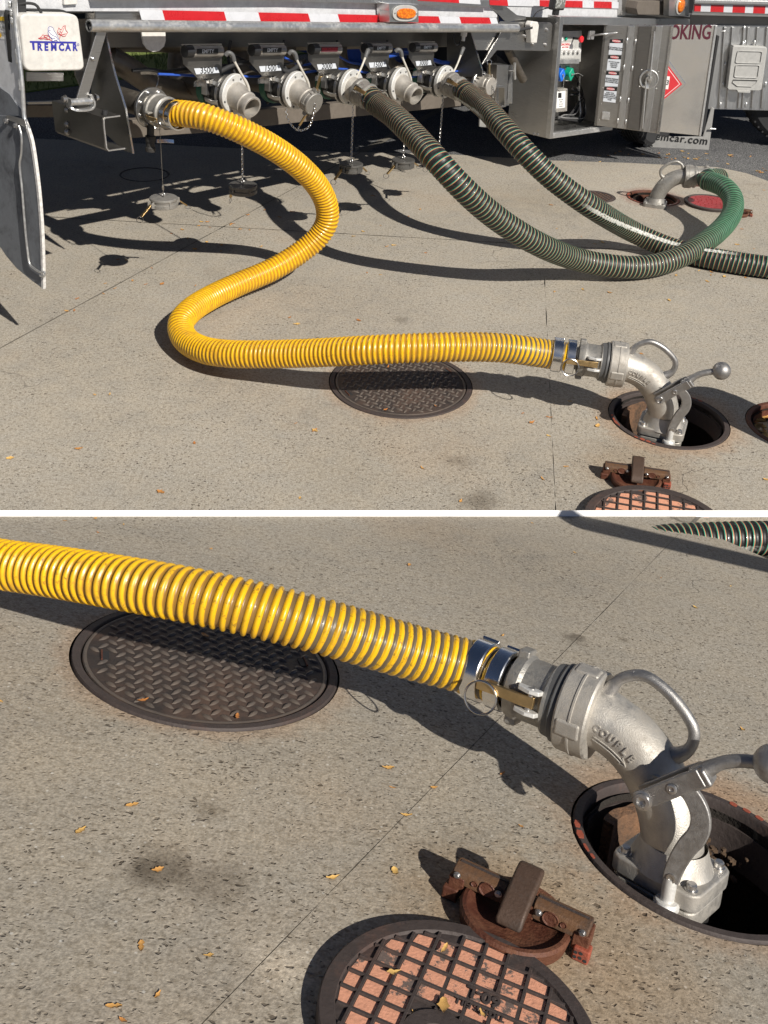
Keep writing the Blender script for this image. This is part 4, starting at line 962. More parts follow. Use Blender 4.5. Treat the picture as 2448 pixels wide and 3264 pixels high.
for i in range(5):
    x = sp_*i
    if i in (0, 1):
        tube_t('discharge_pipe', [V((x, .22, VZ)), V((x, .42, VZ)), V((x+.0, .50, VZ+.05)), V((x+.02, .52, VZ+.14)), V((x+.03, .52, VZ+.5))], .055, 'pipe_metal', n=20, step=.02)
    else:
        tube_t('discharge_pipe', [V((x, .22, VZ)), V((x, .38, VZ)), V((x-.06, .46, VZ+.05)), V((x-.10, .47, VZ+.17)), V((x-.04, .48, VZ+.30)), V((x+.12, .5, VZ+.37)), V((x+.6, .6, VZ+.42))], .052, 'pipe_metal', n=20, step=.02)

random.seed(21)
for k in range(7):
    y0 = random.uniform(175, 260); yy = random.uniform(.16, .28); xs_ = sorted(random.uniform(380, 1480) for _ in range(2)); xs_[1] = max(xs_[1], xs_[0]+260)
    tube_t('air_line', [tp(xs_[0]+(xs_[1]-xs_[0])*f, y0+random.uniform(-14, 26), yy+random.uniform(-.02, .03)) for f in (0, .2, .42, .6, .8, 1)], random.choice((.007, .010, .014)), random.choice(('black_rubber', 'black_rubber', 'blue_paint')), n=8, step=.02)
for px in (735, 905, 1075, 1235, 1385):
    tube_t('air_line', [tp(px, 130, .25), tp(px-8, 190, .22), tp(px+14, 240, .20), tp(px-20, 290, .2), tp(px-55, 330, .24)], .008, 'black_rubber', n=8, step=.02)
# ---------------------------------------------------------------- one discharge valve, then four copies
def valve_parts():
    z0 = VZ
    v = G().lathe((0, .03, z0), (0, 1, 0), [(0, .06), (0, .088), (.02, .093), (.06, .091), (.062, .082), (.10, .080), (.105, .088), (.155, .086), (.16, .062), (.20, .060)], 44, caps=True).build('discharge_valve', 'dark_casting', T, ang=30)
    G().lathe((0, .180, z0), (0, 1, 0), [(0, .07), (0, .092), (.004, .096), (.040, .096), (.044, .092), (.044, .07)], 44, caps=False).build('green_ring', 'green_ring', v, ang=30)
    # cast face plate
    pts = []
    for i in range(48):
        t = 2*math.pi*i/48; r = .099; x, zz = r*math.cos(t), r*math.sin(t)
        if zz > .055: x *= 1.0; zz = .055+(zz-.055)*1.25
        pts.append(V((x, .0, z0+zz)))
    G().prism(pts, (0, .030, 0)).build('face_flange', 'bright_casting', v, bevel=.006)
    d = V((0, -1, -.30)).normalized(); a = V((0, -.0, z0-.004))
    G().lathe(a, d, [(-.02, .070), (.012, .070), (.030, .0605), (.060, .0585), (.070, .060), (.074, .0635), (.082, .0635), (.086, .058), (.100, .0565), (.108, .058), (.126, .059), (.130, .057), (.130, .0475), (.10, .047), (.01, .047), (.01, 0)], 48, caps=False).build('spout', 'cast_aluminium', v, ang=32)
    for t in (20, 75, 110, 200, 250, 300):
        q = V((math.cos(R(t))*.086, .0, z0+math.sin(R(t))*.086)); G().ball(q+V((0, -.001, 0)), .006, 8).build('face_screw', 'gear_grey', v)
    # clamp band and cam lugs behind the face
    G().lathe((0, .052, z0), (0, 1, 0), [(0, .09), (0, .099), (.014, .099), (.014, .09)], 44, caps=False).build('clamp_band', 'stainless', v, ang=30)
    for t in (35, 150, 205):
        u = V((math.cos(R(t)), 0, math.sin(R(t)))); G().strap([V((0, .045, z0))+u*.097, V((0, .08, z0))+u*.108, V((0, .15, z0))+u*.098], .022, .010, u).build('clamp_lever', 'stainless', v, bevel=.002)
    G().box((-.080, .145, z0+.02), (.05, .04, .075)).build('interlock_block', 'stainless', v, bevel=.003)
    # shifter lever
    P = [V((.085, -.004, z0-.005)), V((.070, -.006, z0+.045)), V((.020, -.0, z0+.115)), V((-.020, .01, z0+.175)), V((-.034, .015, z0+.20)), V((-.046, .02, z0+.215))]
    p_, _ = resample(catmull(P, 6), .01); lv = G().tube(p_, lambda t: .0062+.0045*max(0, (t-.7)/.3), 10).build('shift_lever', 'white_rod', v, ang=60)
    g = G(); g.tube(resample(catmull([V((-.020, .01, z0+.175)), V((-.034, .012, z0+.205)), V((-.052, .02, z0+.214)), V((-.062, .03, z0+.20))], 6), .008)[0], .0125, 10); g.build('lever_grip', 'gear_grey', lv, ang=60)
    # bracket with capacity number and product indicator
    X = lambda px, py, y=.13: tp(px, py, y)
    br = pl('sign_bracket', [(578, 141), (708, 139), (708, 192), (706, 249), (632, 252), (584, 203)], .13, .004, 'stainless_dark', v, bevel=.0015)
    c0, c1 = X(632, 252, .129), X(706, 249, .129)
    G().add([c0, c1, c1+V((0, .035, -.018)), c0+V((0, .035, -.018)), c0+V((0, .035, -.045)), c1+V((0, .035, -.045))], [(0, 1, 2, 3), (3, 2, 5, 4)]).build('bracket_lip', 'polished_sheet', br)
    a, b, c, dd_ = X(618, 218, .128), X(692, 214, .128), X(699, 232, .128), X(625, 237, .128)
    G().prism([a, b, c, dd_], (0, -.001, 0)).build('number_plate', 'label_grey', br)
    cx = (a+b+c+dd_)/4
    e0, e1 = X(583, 164, .115), X(706, 163, .115)
    G().lathe(e0+V((.008, 0, 0)), e1-e0, [(0, 0), (0, .031), ((e1-e0).length-.016, .031), ((e1-e0).length-.008, .024), ((e1-e0).length-.008, 0)], 24, caps=False).build('indicator_tube', 'clear_plastic', br, ang=40)
    G().lathe(X(598, 164, .085), (1, 0, 0), [(-.02, 0), (-.02, .030), (.022, .033), (.026, 0)], 18, caps=False).build('indicator_knob', 'black_plastic', br, ang=30)
    q0, q1 = X(629, 164, .082), X(695, 163, .082)
    G().box((q0+q1)/2, ((q1-q0).length, .003, .026)).build('indicator_label', 'black_print', br)
    return v, br, (a+c)/2 + V((0, -.0016, 0)), (b-a), (q0+q1)/2+V((0, -.0022, 0))
v0, br0, numc, numd, indc = valve_parts()
caps_px = []
nums = ['3500', '1500', '2000', '1500', '3000']; inds = ['EMPTY', 'EMPTY', 'PREM UNLEADED', 'EMPTY', 'EMPTY']
vs_ = [v0]
for i in range(1, 5):
    c = copy_tree(v0, T); c.location.x = sp_*i; vs_.append(c)
for i, v in enumerate(vs_):
    br = [ch for ch in v.children if ch.name.startswith('sign_bracket')][0]
    v['label'] = 'discharge valve marked %s, %s' % (nums[i], ['leftmost, open mouth', 'capped mouth', 'with the looping green hose', 'open mouth', 'with the straight green hose'][i])
    if i in (2, 4):
        lv_ = [ch for ch in v.children if ch.name.startswith('shift_lever')][0]; lv_.scale.x = -1; lv_.location.x = .075 if i == 2 else .11
    text(nums[i], .045, 'black_print', br, numc, numd, (0, 0, 1), 'number', ext=.0004, bold=.008, spacing=1.0)
    if i == 2: lab = [c for c in br.children if c.name.startswith('indicator_label')][0]; lab.data = lab.data.copy(); lab.data.materials[0] = MATS['deep_maroon']
    text(inds[i], .026 if i != 2 else .0165, 'label_grey' if i != 2 else 'red_print', br, indc, (1, 0, 0), (0, 0, 1), 'indicator_word', ext=.0003, bold=.01, sx=1.0)
# ---- two plain flanged outlets at the ends of the row
def outlet(x, z, r, with_cap, lab):
    p = G().lathe((x, .42, z), (0, -1, 0), [(0, .058), (.36, .058), (.39, .060)], 32).build('flanged_outlet', 'pipe_metal', T, label=lab)
    G().lathe((x, .036, z), (0, -1, 0), [(0, .05), (0, r), (.016, r), (.018, r-.002), (.018, .05)], 44, caps=False).build('flange', 'stainless', p, ang=30)
    for k in range(8):
        t = R(22+45*k); bolt(V((x+math.cos(t)*r*.80, .018, z+math.sin(t)*r*.80)), (0, -1, 0), .0085, p)
    G().lathe((x, .018, z), (0, -1, 0), [(0, .062), (.012, .060), (.05, .058), (.05, .046), (.02, .046)], 40, caps=False).build('spigot', 'cast_aluminium', p, ang=40)
    return p
pL = tp(487, 345, .02); oL = outlet(pL.x, pL.z, .100, False, 'left flanged outlet feeding the yellow hose')
pR = tp(1531, 268, .02); oR = outlet(pR.x, pR.z, .088, True, 'right flanged outlet closed by a dust cap')
g = G(); g.lathe((pL.x-.02, .01, pL.z-.06), (0, 0, -1), [(0, .018), (.07, .018), (.072, .026), (.10, .026), (.102, .021), (.125, .021), (.13, .026), (.15, .024)], 20); g.build('drain_valve', 'dark_casting', T, ang=35)
G().strap([V((pL.x+.0, -.012, pL.z-.155)), V((pL.x+.05, -.02, pL.z-.156)), V((pL.x+.10, -.02, pL.z-.163))], .018, .005, (0, -1, .3)).build('drain_handle', 'chrome', T, bevel=.001)
# dust caps still closed on two outlets (separate things hung on the truck)
def round_cap(Fm, c, d, r, h, label, hang=False, mat='coupler_metal', arms=(0, 180), spread=50):
    root = empty('dust_cap', Fm, label, 'hose cap', group='cast dust caps of the truck outlets')
    d = V(d).normalized(); a, b = frame_of(d, V((1, 0, 0)) if abs(d.x) < .9 else None)
    G().lathe(c, d, [(0, 0), (0, r*.93), (.003, r*.99), (.008, r), (.013, r*.99), (.015, r*.93), (h*.55, r*.92), (h*.6, r*.98), (h*.95, r*.98), (h, r*.93), (h, r*.80), (h*.3, r*.78), (h*.3, 0)], 44, caps=False).build('cap_body', mat, root, ang=30)
    bd = root.children[0]
    for i in range(5):
        t = 2*math.pi*i/5+.5; u = a*math.cos(t)+b*math.sin(t); G().box(V(c)+d*h*.55+u*r*.96, (.008, .007, h*.7), X=d.cross(u), Y=u, Z=d).build('cast_rib', mat, bd, bevel=.001)
    for k, t_ in enumerate(arms):
        t = R(t_); u = a*math.cos(t)+b*math.sin(t); tg = d.cross(u); q = V(c)+d*h*.55+u*r*.98
        for e in (-1, 1): G().prism([q-d*h*.35+tg*e*.013, q-d*h*.25+u*.018+tg*e*.013, q+d*h*.25+u*.018+tg*e*.013, q+d*h*.38+tg*e*.013], tg*e*.005).build('cam_ear', mat, bd, bevel=.001)
        s_ = R(spread if isinstance(spread, (int, float)) else spread[k]); dr = (d*math.cos(s_)+u*math.sin(s_)); e0 = q+u*.012
        am = G().strap([e0-dr*.004, e0+dr*.03, e0+dr*.075], .017, .0065, dr.cross(tg)).build('cam_arm', 'brass', root, bevel=.0012)
        G().torus(e0+dr*.088+V((0, 0, -.006)), (dr.cross(tg)*.9+tg*.5).normalized(), .0165, .0017, 24, 6).build('pull_ring', 'steel_ring', am)
    return root
def chain(root, pts, name='chain', link=.019, wire=.0018):
    P, L = resample(catmull(pts, 8), link*.72); A = frames(P); g = G()
    for i, (p, (a, b, t)) in enumerate(zip(P, A)):
        u = a if i % 2 else b; w = link*.30; l = link*.5
        ring = [p + t*(l*math.cos(q)) + u*(w*math.sin(q)) for q in [2*math.pi*k/10 for k in range(10)]]; nrm = t.cross(u)
        vs = []
        for k, r_ in enumerate(ring):
            o = (r_-p).normalized()
            for j in range(4): q = math.pi/2*j; vs.append(r_+(o*math.cos(q)+nrm*math.sin(q))*wire)
        g.add(vs, [(k*4+j, k*4+(j+1) % 4, ((k+1) % 10)*4+(j+1) % 4, ((k+1) % 10)*4+j) for k in range(10) for j in range(4)])
    o = g.build(name, 'steel_ring', root, ang=80); o['kind'] = 'stuff'; return o
mv = V((sp_, -.128, VZ-.043)); dv = V((0, -1, -.30)).normalized()
cp = round_cap(FT, mv-dv*.045+dv*.052, -dv, .064, .05, 'round cap closing the mouth of the second truck valve from the left', arms=(100, 280), spread=80)
chain(cp, [mv+dv*.012, mv+V((0, -.01, -.04)), mv+V((-.02, .01, -.13)), mv+V((-.06, .05, -.15)), mv+V((-.10, .09, -.10)), mv+V((-.11, .10, -.05))])
mr = V((pR.x, -.075, pR.z))
cp = round_cap(FT, mr, (0, 1, 0), .060, .055, 'round cap closing the flanged outlet right of the last valve', mat='cast_aluminium', arms=(90, 270), spread=80)
chain(cp, [mr+V((.0, -.006, .0)), mr+V((.015, -.02, -.05)), mr+V((.0, 0, -.11)), mr+V((-.05, .04, -.10)), mr+V((-.08, .06, -.04))])
# caps dangling on chains and a wire in front of the row
def dangle(px, py, y, top, label, arms, spread, r=.060, wire=False, chain_to=None):
    c = tp(px, py, y); zc = FT.to_3x3().inverted() @ V((0, 0, 1))
    cp = round_cap(FT, c+zc*.022, -zc, r, .050, label, arms=arms, spread=spread, mat='coupler_metal' if wire else 'cap_iron')
    tpz = tp(px+top[0], top[1], y); up = c+zc*((tpz-c).dot(zc))
    G().torus(c+zc*.034, (1, 0, 0), .010, .0028, 16, 6).build('eye', 'bolt_metal', cp)
    if wire:
        g = G(); g.tube([c+zc*.044, up], .0016, 6); g.lathe(c+zc*.055, zc, [(0, .0055), (.022, .0055)], 8); g.build('wire', 'steel_ring', cp)
    else: chain(cp, [c+zc*.040, c.lerp(up, .5)+zc*.02, up])
    return cp
dangle(522, 643, -.02, (-12, 455), 'pale cap hanging on a thin wire, leftmost of the hanging caps', (0, 180), 52, r=.072, wire=True)
dangle(774, 601, -.05, (0, 430), 'dark cap hanging on a chain, one brass arm dangling in front', (270,), 12, r=.078)
dangle(1119, 533, -.05, (0, 360), 'dark cap hanging on a chain under the middle valve, arms spread', (0, 180), 50, r=.072)
dangle(1285, 520, -.10, (4, 440), 'dark cap hanging just left of the looping green hose, arms spread', (0, 180), 58, r=.074)
dangle(1398, 500, .0, (0, 340), 'dark cap hanging between the two green hoses', (0, 180), 50, r=.055)

# ---------------------------------------------------------------- left end of the row
# channel bumper section with its clevis
c_out = [(326, 374), (383, 367), (383, 372), (333, 379), (333, 404), (342, 470), (349, 477), (398, 470), (398, 476), (345, 483), (335, 474), (328, 404)]
P = [tp(a, b, -.10) for a, b in c_out]
G().prism(P, (0, .42, 0)).build('channel_bumper', 'stainless_dark', T, bevel=.001)
G().strap([p+V((0, -.002, 0)) for p in [tp(a, b, -.10) for a, b in ((382, 369), (336, 375), (330, 381), (331, 404), (339, 472), (345, 480), (398, 473))]], .006, .003, (0, 1, 0)).build('channel_edge', 'rail_metal', T)
for px, py in ((214, 350), (214, 395), (214, 420)): bolt(tp(px, py, .2), OUTL, .012, T)
pp = [tp(218, 312, -.03), tp(222, 342, -.03), tp(240, 350, -.05), tp(290, 344, -.05), tp(296, 330, -.05), tp(284, 300, -.05)]
G().strap(resample(catmull(pp, 6), .01)[0], .010, .035, (0, 1, 0)).build('clevis', 'rail_metal', T, bevel=.001)
G().cyl(tp(222, 326, -.05), tp(290, 322, -.05), .016, 14).build('clevis_pin', 'rail_metal', T)
for p in ((209, 316), (302, 312)): bolt(tp(*p, -.05), (1 if p[0] > 250 else -1, 0, 0), .014, T)
G().cyl(tp(334, 372, -.06), tp(334, 352, -.06), .013, 14).build('bump_stop', 'black_rubber', T)
# white lamp box with the maker's sign
def rrect(cn, n=5, k=.13):
    P = [V(p) for p in cn]; out = []
    for i in range(4):
        p, a, b = P[i], P[i-1], P[(i+1) % 4]
        s0 = p+(a-p)*k; s1 = p+(b-p)*k
        for j in range(n+1): t = j/n; out.append(s0*(1-t)**2+p*2*t*(1-t)+s1*t*t)
    return out
bq = [tp(a, b, -.10) for a, b in ((63, 43), (250, 46), (272, 225), (80, 228))]
bx = G().prism(rrect(bq), (0, .085, 0)).build('sign_box', 'white_plastic', T, bevel=.010, label='pale plastic box lettered TREMCAR'); bx.modifiers['bevel'].segments = 4
G().prism(rrect([p+V((-.008 if i in (0, 3) else .008, .086, .008 if i < 2 else -.008)) for i, p in enumerate(bq)]), (0, .03, 0)).build('box_back', 'black_rubber', bx)
def bxp(u, v): return tp(u/5.0273, v/5.0273, -.101)          # coordinates read on the enlargement
g = G(); g.prism([bxp(476, 655), bxp(1220, 668), bxp(1220, 696), bxp(549, 686), bxp(556, 798), bxp(524, 798), bxp(512, 686), bxp(478, 682)], (0, -.0008, 0)); g.build('logo_bar', 'blue_print', bx)
for ch, (u0, v0_) in zip('REMCAR', ((635, 758), (741, 760), (862, 760), (985, 762), (1090, 764), (1200, 764))):
    text(ch, .040, 'blue_print', bx, bxp(u0, v0_), (1, 0, 0), (0, 0, 1), 'logo_letter', ext=.0006, bold=.045, sx=.92)
g = G()
def poly2(g, pts): g.prism([bxp(*p) for p in pts], (0, -.0007, 0))
owl = [(770, 450), (785, 430), (820, 428), (848, 448), (862, 490), (890, 530), (915, 575), (935, 620), (962, 665), (950, 682), (925, 672), (905, 640), (870, 648), (860, 660), (830, 655), (838, 630), (812, 605), (785, 570), (768, 530), (770, 490)]
poly2(g, owl); g.build('logo_bird', 'white_print', bx)
g = G()
def line2(g, pts, w=.0011): 
    P = [bxp(*p)+V((0, -.0013, 0)) for p in pts]; g.strap(P, w*1.6, .0006, (0, 1, 0))
line2(g, owl+[owl[0]]); line2(g, [(775, 500), (810, 545), (850, 570), (900, 590), (930, 640)]); line2(g, [(785, 585), (830, 610), (880, 615)]); line2(g, [(785, 462), (797, 462)]); line2(g, [(778, 487), (808, 489)]); g.build('logo_bird_lines', 'blue_print', bx)
g = G()
leaf1 = [(970, 560), (925, 540), (915, 500), (930, 480), (940, 440), (962, 470), (985, 475), (1010, 420), (1048, 408), (1045, 450), (1055, 485), (1085, 518), (1060, 545), (1050, 575), (1010, 582), (970, 560)]
line2(g, leaf1); line2(g, [(950, 625), (968, 560), (1000, 500), (1035, 430)]); line2(g, [(968, 560), (935, 510)]); line2(g, [(968, 560), (1050, 540)]); line2(g, [(985, 530), (955, 490)])
leaf2 = [(612, 612), (650, 600), (690, 550), (700, 570), (760, 560), (795, 595), (795, 625), (760, 632), (700, 620), (650, 626), (612, 612)]
line2(g, leaf2); line2(g, [(640, 610), (720, 600), (790, 630), (830, 650)]); line2(g, [(700, 575), (730, 600), (770, 580)]); g.build('logo_leaves', 'red_print', bx)
G().torus(bxp(1252, 716), (0, 1, 0), .0045, .0010, 16, 5).build('logo_ring', 'blue_print', bx)
# weld-beaded fender edge left of it and the pale fender panel
xf = tp(80, 380, -.10).x
xpl('fender_panel', [(-160, -60), (46, -60), (58, 90), (72, 260), (80, 372), (30, 300), (-160, 170)], xf, .006, 'panel_white')
xpl('fender_lower', [(-160, 170), (30, 300), (80, 372), (92, 415), (60, 370), (-160, 365)], xf-.004, .006, 'flap_grey')
pe = [tx(a, b, xf) + V((-.004, -.004, 0)) for a, b in ((46, -60), (50, 60), (60, 160), (72, 270), (80, 380), (92, 412))]
G().tube(resample(catmull(pe, 6), .01)[0], .0095, 12).build('fender_edge', 'rail_metal', T, ang=60)
wb = G()
for a, b in ((34, 8), (40, 35), (42, 60), (55, 160), (57, 172), (59, 186), (66, 258), (68, 272)):
    for k in range(3): wb.ball(tx(a, b+k*5, xf)+V((-.008, -.008, 0)), .009, 10)
w_ = wb.build('weld_bead', 'rail_metal', T, ang=80); w_['kind'] = 'stuff'
pl('upper_block', [(202, -30), (246, -30), (247, 14), (206, 16)], .0, .06, 'white_plastic', bevel=.003)
pl('top_beam', [(66, 22), (300, 26), (300, 42), (66, 42)], .05, .05, 'stainless_dark')
tube_t('cable', [tp(58, 14, -.05), tp(85, 10, -.06), tp(115, 16, -.07), tp(132, 42, -.08)], .006, 'black_rubber')
G().box(tp(58, 20, -.03), (.05, .05, .09)).build('cable_gland', 'black_rubber', T, bevel=.006)
pl('shade_panel', [(85, 230), (203, 232), (203, 259), (85, 259)], .25, .01, 'stainless')
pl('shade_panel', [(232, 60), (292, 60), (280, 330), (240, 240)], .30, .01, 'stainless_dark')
sk = xpl('sticker_sheet', [(-60, 50), (33, 52), (39, 126), (-60, 124)], xf-.0015, .001, 'white_print')
xpl('sticker_band', [(-60, 52), (20, 53), (21, 67), (-60, 66)], xf-.0035, .001, 'yellow_print', sk)
for tx_, py, sz in (('INTERNAL PRESSURE', 76, .014), ('UNDER INFLATED', 94, .014), ('SYSTEM UNDERINFLATED', 112, .012)):
    p = tx(30, py, xf-.0042); text(tx_, sz, 'gear_grey', sk, p, (0, -1, 0), (0, 0, 1), 'sticker_line', ext=.0002, align='RIGHT')
g = G(); c = tx(0, 112, xf-.0045); g.lathe(c, (-1, 0, 0), [(0, .010), (.0006, .010)], 20); g.build('sticker_dot', 'yellow_print', sk)
# mud flap with its bent steel rod
xm = tp(80, 372, -.10).x-.01
fl = xpl('mud_flap', [(-90, 366), (20, 368), (70, 380), (92, 440), (108, 520), (122, 640), (130, 760), (134, 919), (98, 893), (52, 855), (18, 815), (-30, 740), (-90, 640)], xm, .014, 'flap_grey', bevel=.003)
me_ = [tx(a, b, xm-.001)+V((.006, -.003, 0)) for a, b in ((74, 384), (94, 440), (108, 520), (122, 640), (130, 760), (134, 919))]
G().strap(resample(catmull(me_, 6), .02)[0], .016, .014, (1, 0, 0)).build('flap_edge', 'flap_edge', fl)
rp = [tx(a, b, xm-.012) for a, b in ((60, 400), (68, 430), (68, 490), (63, 520), (70, 600), (78, 700), (88, 800), (95, 842), (108, 855), (130, 868), (143, 868), (141, 880), (128, 878))]
G().tube(resample(catmull(rp, 6), .008)[0], .0052, 8).build('flap_rod', 'rail_metal', fl, ang=60)
for a, b in ((22, 385), (52, 400)): bolt(tx(a, b, xm-.006), (-1, 0, 0), .010, fl)
xpl('flap_bracket', [(20, 366), (78, 380), (86, 410), (60, 395), (20, 380)], xm-.008, .006, 'stainless', fl)

# ---------------------------------------------------------------- lamps
lb = pl('lamp_box', [(1240, 11), (1334, 14), (1335, 72), (1242, 71)], -.09, .10, 'aluminium_sheet', bevel=.003)
xpl('box_side', [(1210, 14), (1242, 11), (1242, 71), (1210, 69)], tp(1241, 40, -.09).x-.002, .002, 'stainless', lb)
def oval(c, rx, rz, y0, dy, n=36, k=2.6):
    return [V((c.x+rx*math.copysign(abs(math.cos(t))**(2/k), math.cos(t)), y0, c.z+rz*math.copysign(abs(math.sin(t))**(2/k), math.sin(t)))) for t in [2*math.pi*i/n for i in range(n)]]
c = tp(1289, 42, -.09)
G().prism(oval(c, .112, .046, -.100, 0), (0, .009, 0)).build('lamp_bezel', 'grey_plastic', lb, bevel=.004)
G().prism(oval(c, .084, .029, -.112, 0), (0, .012, 0)).build('amber_lens', 'amber_lens', lb, bevel=.007, seg=3)
for s_ in (-1, 1): bolt(V((c.x+s_*.098, -.101, c.z)), OUTL, .0035, lb)
# round amber lamp at the right, on its square post
ps = pl('lamp_post', [(2134, -60), (2200, -60), (2196, 52), (2132, 51)], -.16, .05, 'aluminium_sheet', bevel=.003)
c = tp(2166, 17, -.16)
G().lathe((c.x, -.162, c.z), OUTL, [(0, .072), (.008, .070), (.012, .062), (.012, .05)], 40, caps=False).build('lamp_bezel', 'grey_plastic', ps)
G().lathe((c.x, -.170, c.z), OUTL, [(0, .058), (.012, .055), (.020, .040), (.024, 0)], 40, caps=False).build('amber_lens', 'amber_lens', ps, ang=60)
# work lamp
c = tp(1776, 10, -.12)
wl = G().box(c+V((0, 0, .02)), (.145, .05, .13)).build('work_lamp', 'black_plastic', T, bevel=.012); wl.modifiers['bevel'].segments = 3
G().box(c+V((0, -.027, .02)), (.120, .006, .105)).build('lamp_glass', 'clear_lens', wl, bevel=.003)
G().box(c+V((0, .0, -.06)), (.05, .03, .04)).build('lamp_foot', 'black_plastic', wl, bevel=.004)
tube_t('cable', [tp(1700, 54, -.02), tp(1712, 38, -.04), tp(1735, 28, -.06), tp(1755, 24, -.08)], .004, 'black_rubber')

# ---------------------------------------------------------------- right bracket, junction and mounting plates
br = pl('mount_plate', [(1502, 100), (1590, 74), (1596, 68), (1755, 72), (1761, 78), (1756, 158), (1750, 163), (1622, 160), (1520, 160)], .0, .008, 'stainless', bevel=.002)
for p in ((1742, 95), (1738, 143), (1698, 141), (1672, 115)): bolt(tp(*p, -.001), OUTL, .011, br)
jb = pl('marker_housing', [(1697, 68), (1716, 70), (1719, 80), (1712, 138), (1694, 138), (1691, 80)], -.055, .05, 'white_plastic', bevel=.008); jb.modifiers['bevel'].segments = 3
tube_t('cable', [tp(1640, 97, -.02), tp(1660, 95, -.03), tp(1680, 90, -.04), tp(1695, 88, -.05)], .011, 'black_rubber')
tube_t('cable', [tp(1448, 108, .05), tp(1446, 125, .05), tp(1452, 142, .05), tp(1464, 140, .05), tp(1468, 128, .04)], .005, 'black_rubber')
G().lathe(tp(1480, 100, .03), (0, 0, -1), [(0, .022), (.03, .020), (.032, .012), (.06, .012)], 16).build('sensor_plug', 'white_plastic', T, ang=35)
sb = pl('latch_box', [(1585, 207), (1622, 207), (1616, 331), (1580, 322)], .05, .09, 'stainless', bevel=.003)
xpl('box_side', [(1622, 207), (1633, 206), (1632, 330), (1617, 331)], tp(1622, 250, .05).x+.001, .002, 'rail_metal', sb)
tube_t('tee_handle', [tp(1641, 200, .0), tp(1640, 225, -.0), tp(1641, 252, .0)], .010, 'rail_metal'); tube_t('tee_stem', [tp(1622, 225, .05), tp(1641, 226, .0)], .006, 'rail_metal')
pl('fold_plate', [(1560, 275), (1610, 274), (1615, 276), (1613, 340), (1590, 345), (1590, 340), (1608, 336), (1608, 280), (1560, 281)], -.02, .05, 'stainless')
tube_t('strut', [tp(1619, 158, .1), tp(1640, 200, .1), tp(1668, 255, .1)], .030, 'pipe_metal', n=18)
tube_t('strut', [tp(1560, 190, .3), tp(1600, 225, .3)], .06, 'dark_casting', n=18)
fm = pl('mud_flap', [(1530, 372), (1665, 376), (1664, 418), (1529, 404)], .55, .012, 'flap_panel', bevel=.002); text('tremcar.com', .062, 'black_print', fm, tp(1640, 387, .548), (1, 0, 0), (0, 0, 1), 'flap_lettering', ext=.0005, align='RIGHT')
# upper right skirts and tape
pl('side_skirt', [(1575, -420), (1575, 20), (1650, 52), (1700, 55), (1985, 58), (2040, -420)], .06, .01, 'panel_white')  # carried up out of view as well, to block sun under the truck
tape(T, [(1555, 1617, 1), (1617, 1720, 0), (1720, 1745, 1), (1745, 1804, 1), (1804, 1857, 1), (1857, 1893, 0), (1893, 1950, 1), (1950, 1985, 0)], (-4, 6, 1560, 1960), (17, 27, 1560, 1960), .05, 0)
pl('step_post', [(1985, -60), (2032, -60), (2030, 50), (1982, 50)], .02, .05, 'stainless')
pl('angle_bracket', [(1560, -40), (1600, 10), (1648, 48), (1676, 52), (1676, 62), (1612, 70), (1560, 15)], .01, .008, 'stainless')
pl('grab_tray', [(2035, 4), (2132, 2), (2128, 48), (2034, 47), (2029, 28)], -.08, .12, 'painted_beam', bevel=.004)
# ---------------------------------------------------------------- control cabinet, doors open
YF = -.05
cb = empty('placeholder', FT); bpy.data.objects.remove(cb)
cF = tp(1744, 441, YF); cT = tp(1768, 53, YF); cxr = tp(1946, 405, YF).x; z0c = cF.z; z1c = tp(1790, 53, YF).z; xc0 = cF.x
P0 = cF; hc = (z1c-z0c)/ZV.z
def cbx(x0, x1, y0, y1, h0, h1): c = P0+V(((x0+x1)/2, (y0+y1)/2, 0))+ZV*((h0+h1)/2); return c, (x1-x0, y1-y0, h1-h0)
def cb_(name, dims, mat, par=None, bv=0): c, d = cbx(*dims); return G().box(c, d, X=(1, 0, 0), Y=(0, 1, 0), Z=ZV).build(name, mat, par, bevel=bv)
xe = tp(2262, 70, YF).x-(P0.x+ZV.x*hc); cw = cxr-P0.x; fw = .046
cab = cb_('cabinet_side', (0, .006, .01, .37, 0, hc), 'stainless', T, .002)
cb_('door_frame', (0, fw, -.025, .02, 0, hc), 'aluminium_sheet', cab, .004)
cb_('door_frame', (fw+.001, xe, -.026, .02, hc-.056, hc), 'aluminium_sheet', cab, .004)
cb_('door_sill', (fw+.001, cw, -.024, .02, 0, .04), 'rail_metal', cab, .004)
cb_('cabinet_floor', (.007, cw, .021, .36, .012, .024), 'stainless', cab)
cb_('cabinet_back', (.007, xe, .362, .368, .0, hc), 'stainless', cab)
cb_('cabinet_roof', (.007, xe, .021, .36, hc-.012, hc-.006), 'stainless_dark', cab)
cb_('cabinet_divider', (cw+.015, cw+.023, .03, .36, .01, hc-.02), 'stainless_dark', cab)
for p in ((1702, 427), (1714, 429)): bolt(tx(*p, xc0-.0005), (-1, 0, 0), .008, cab)
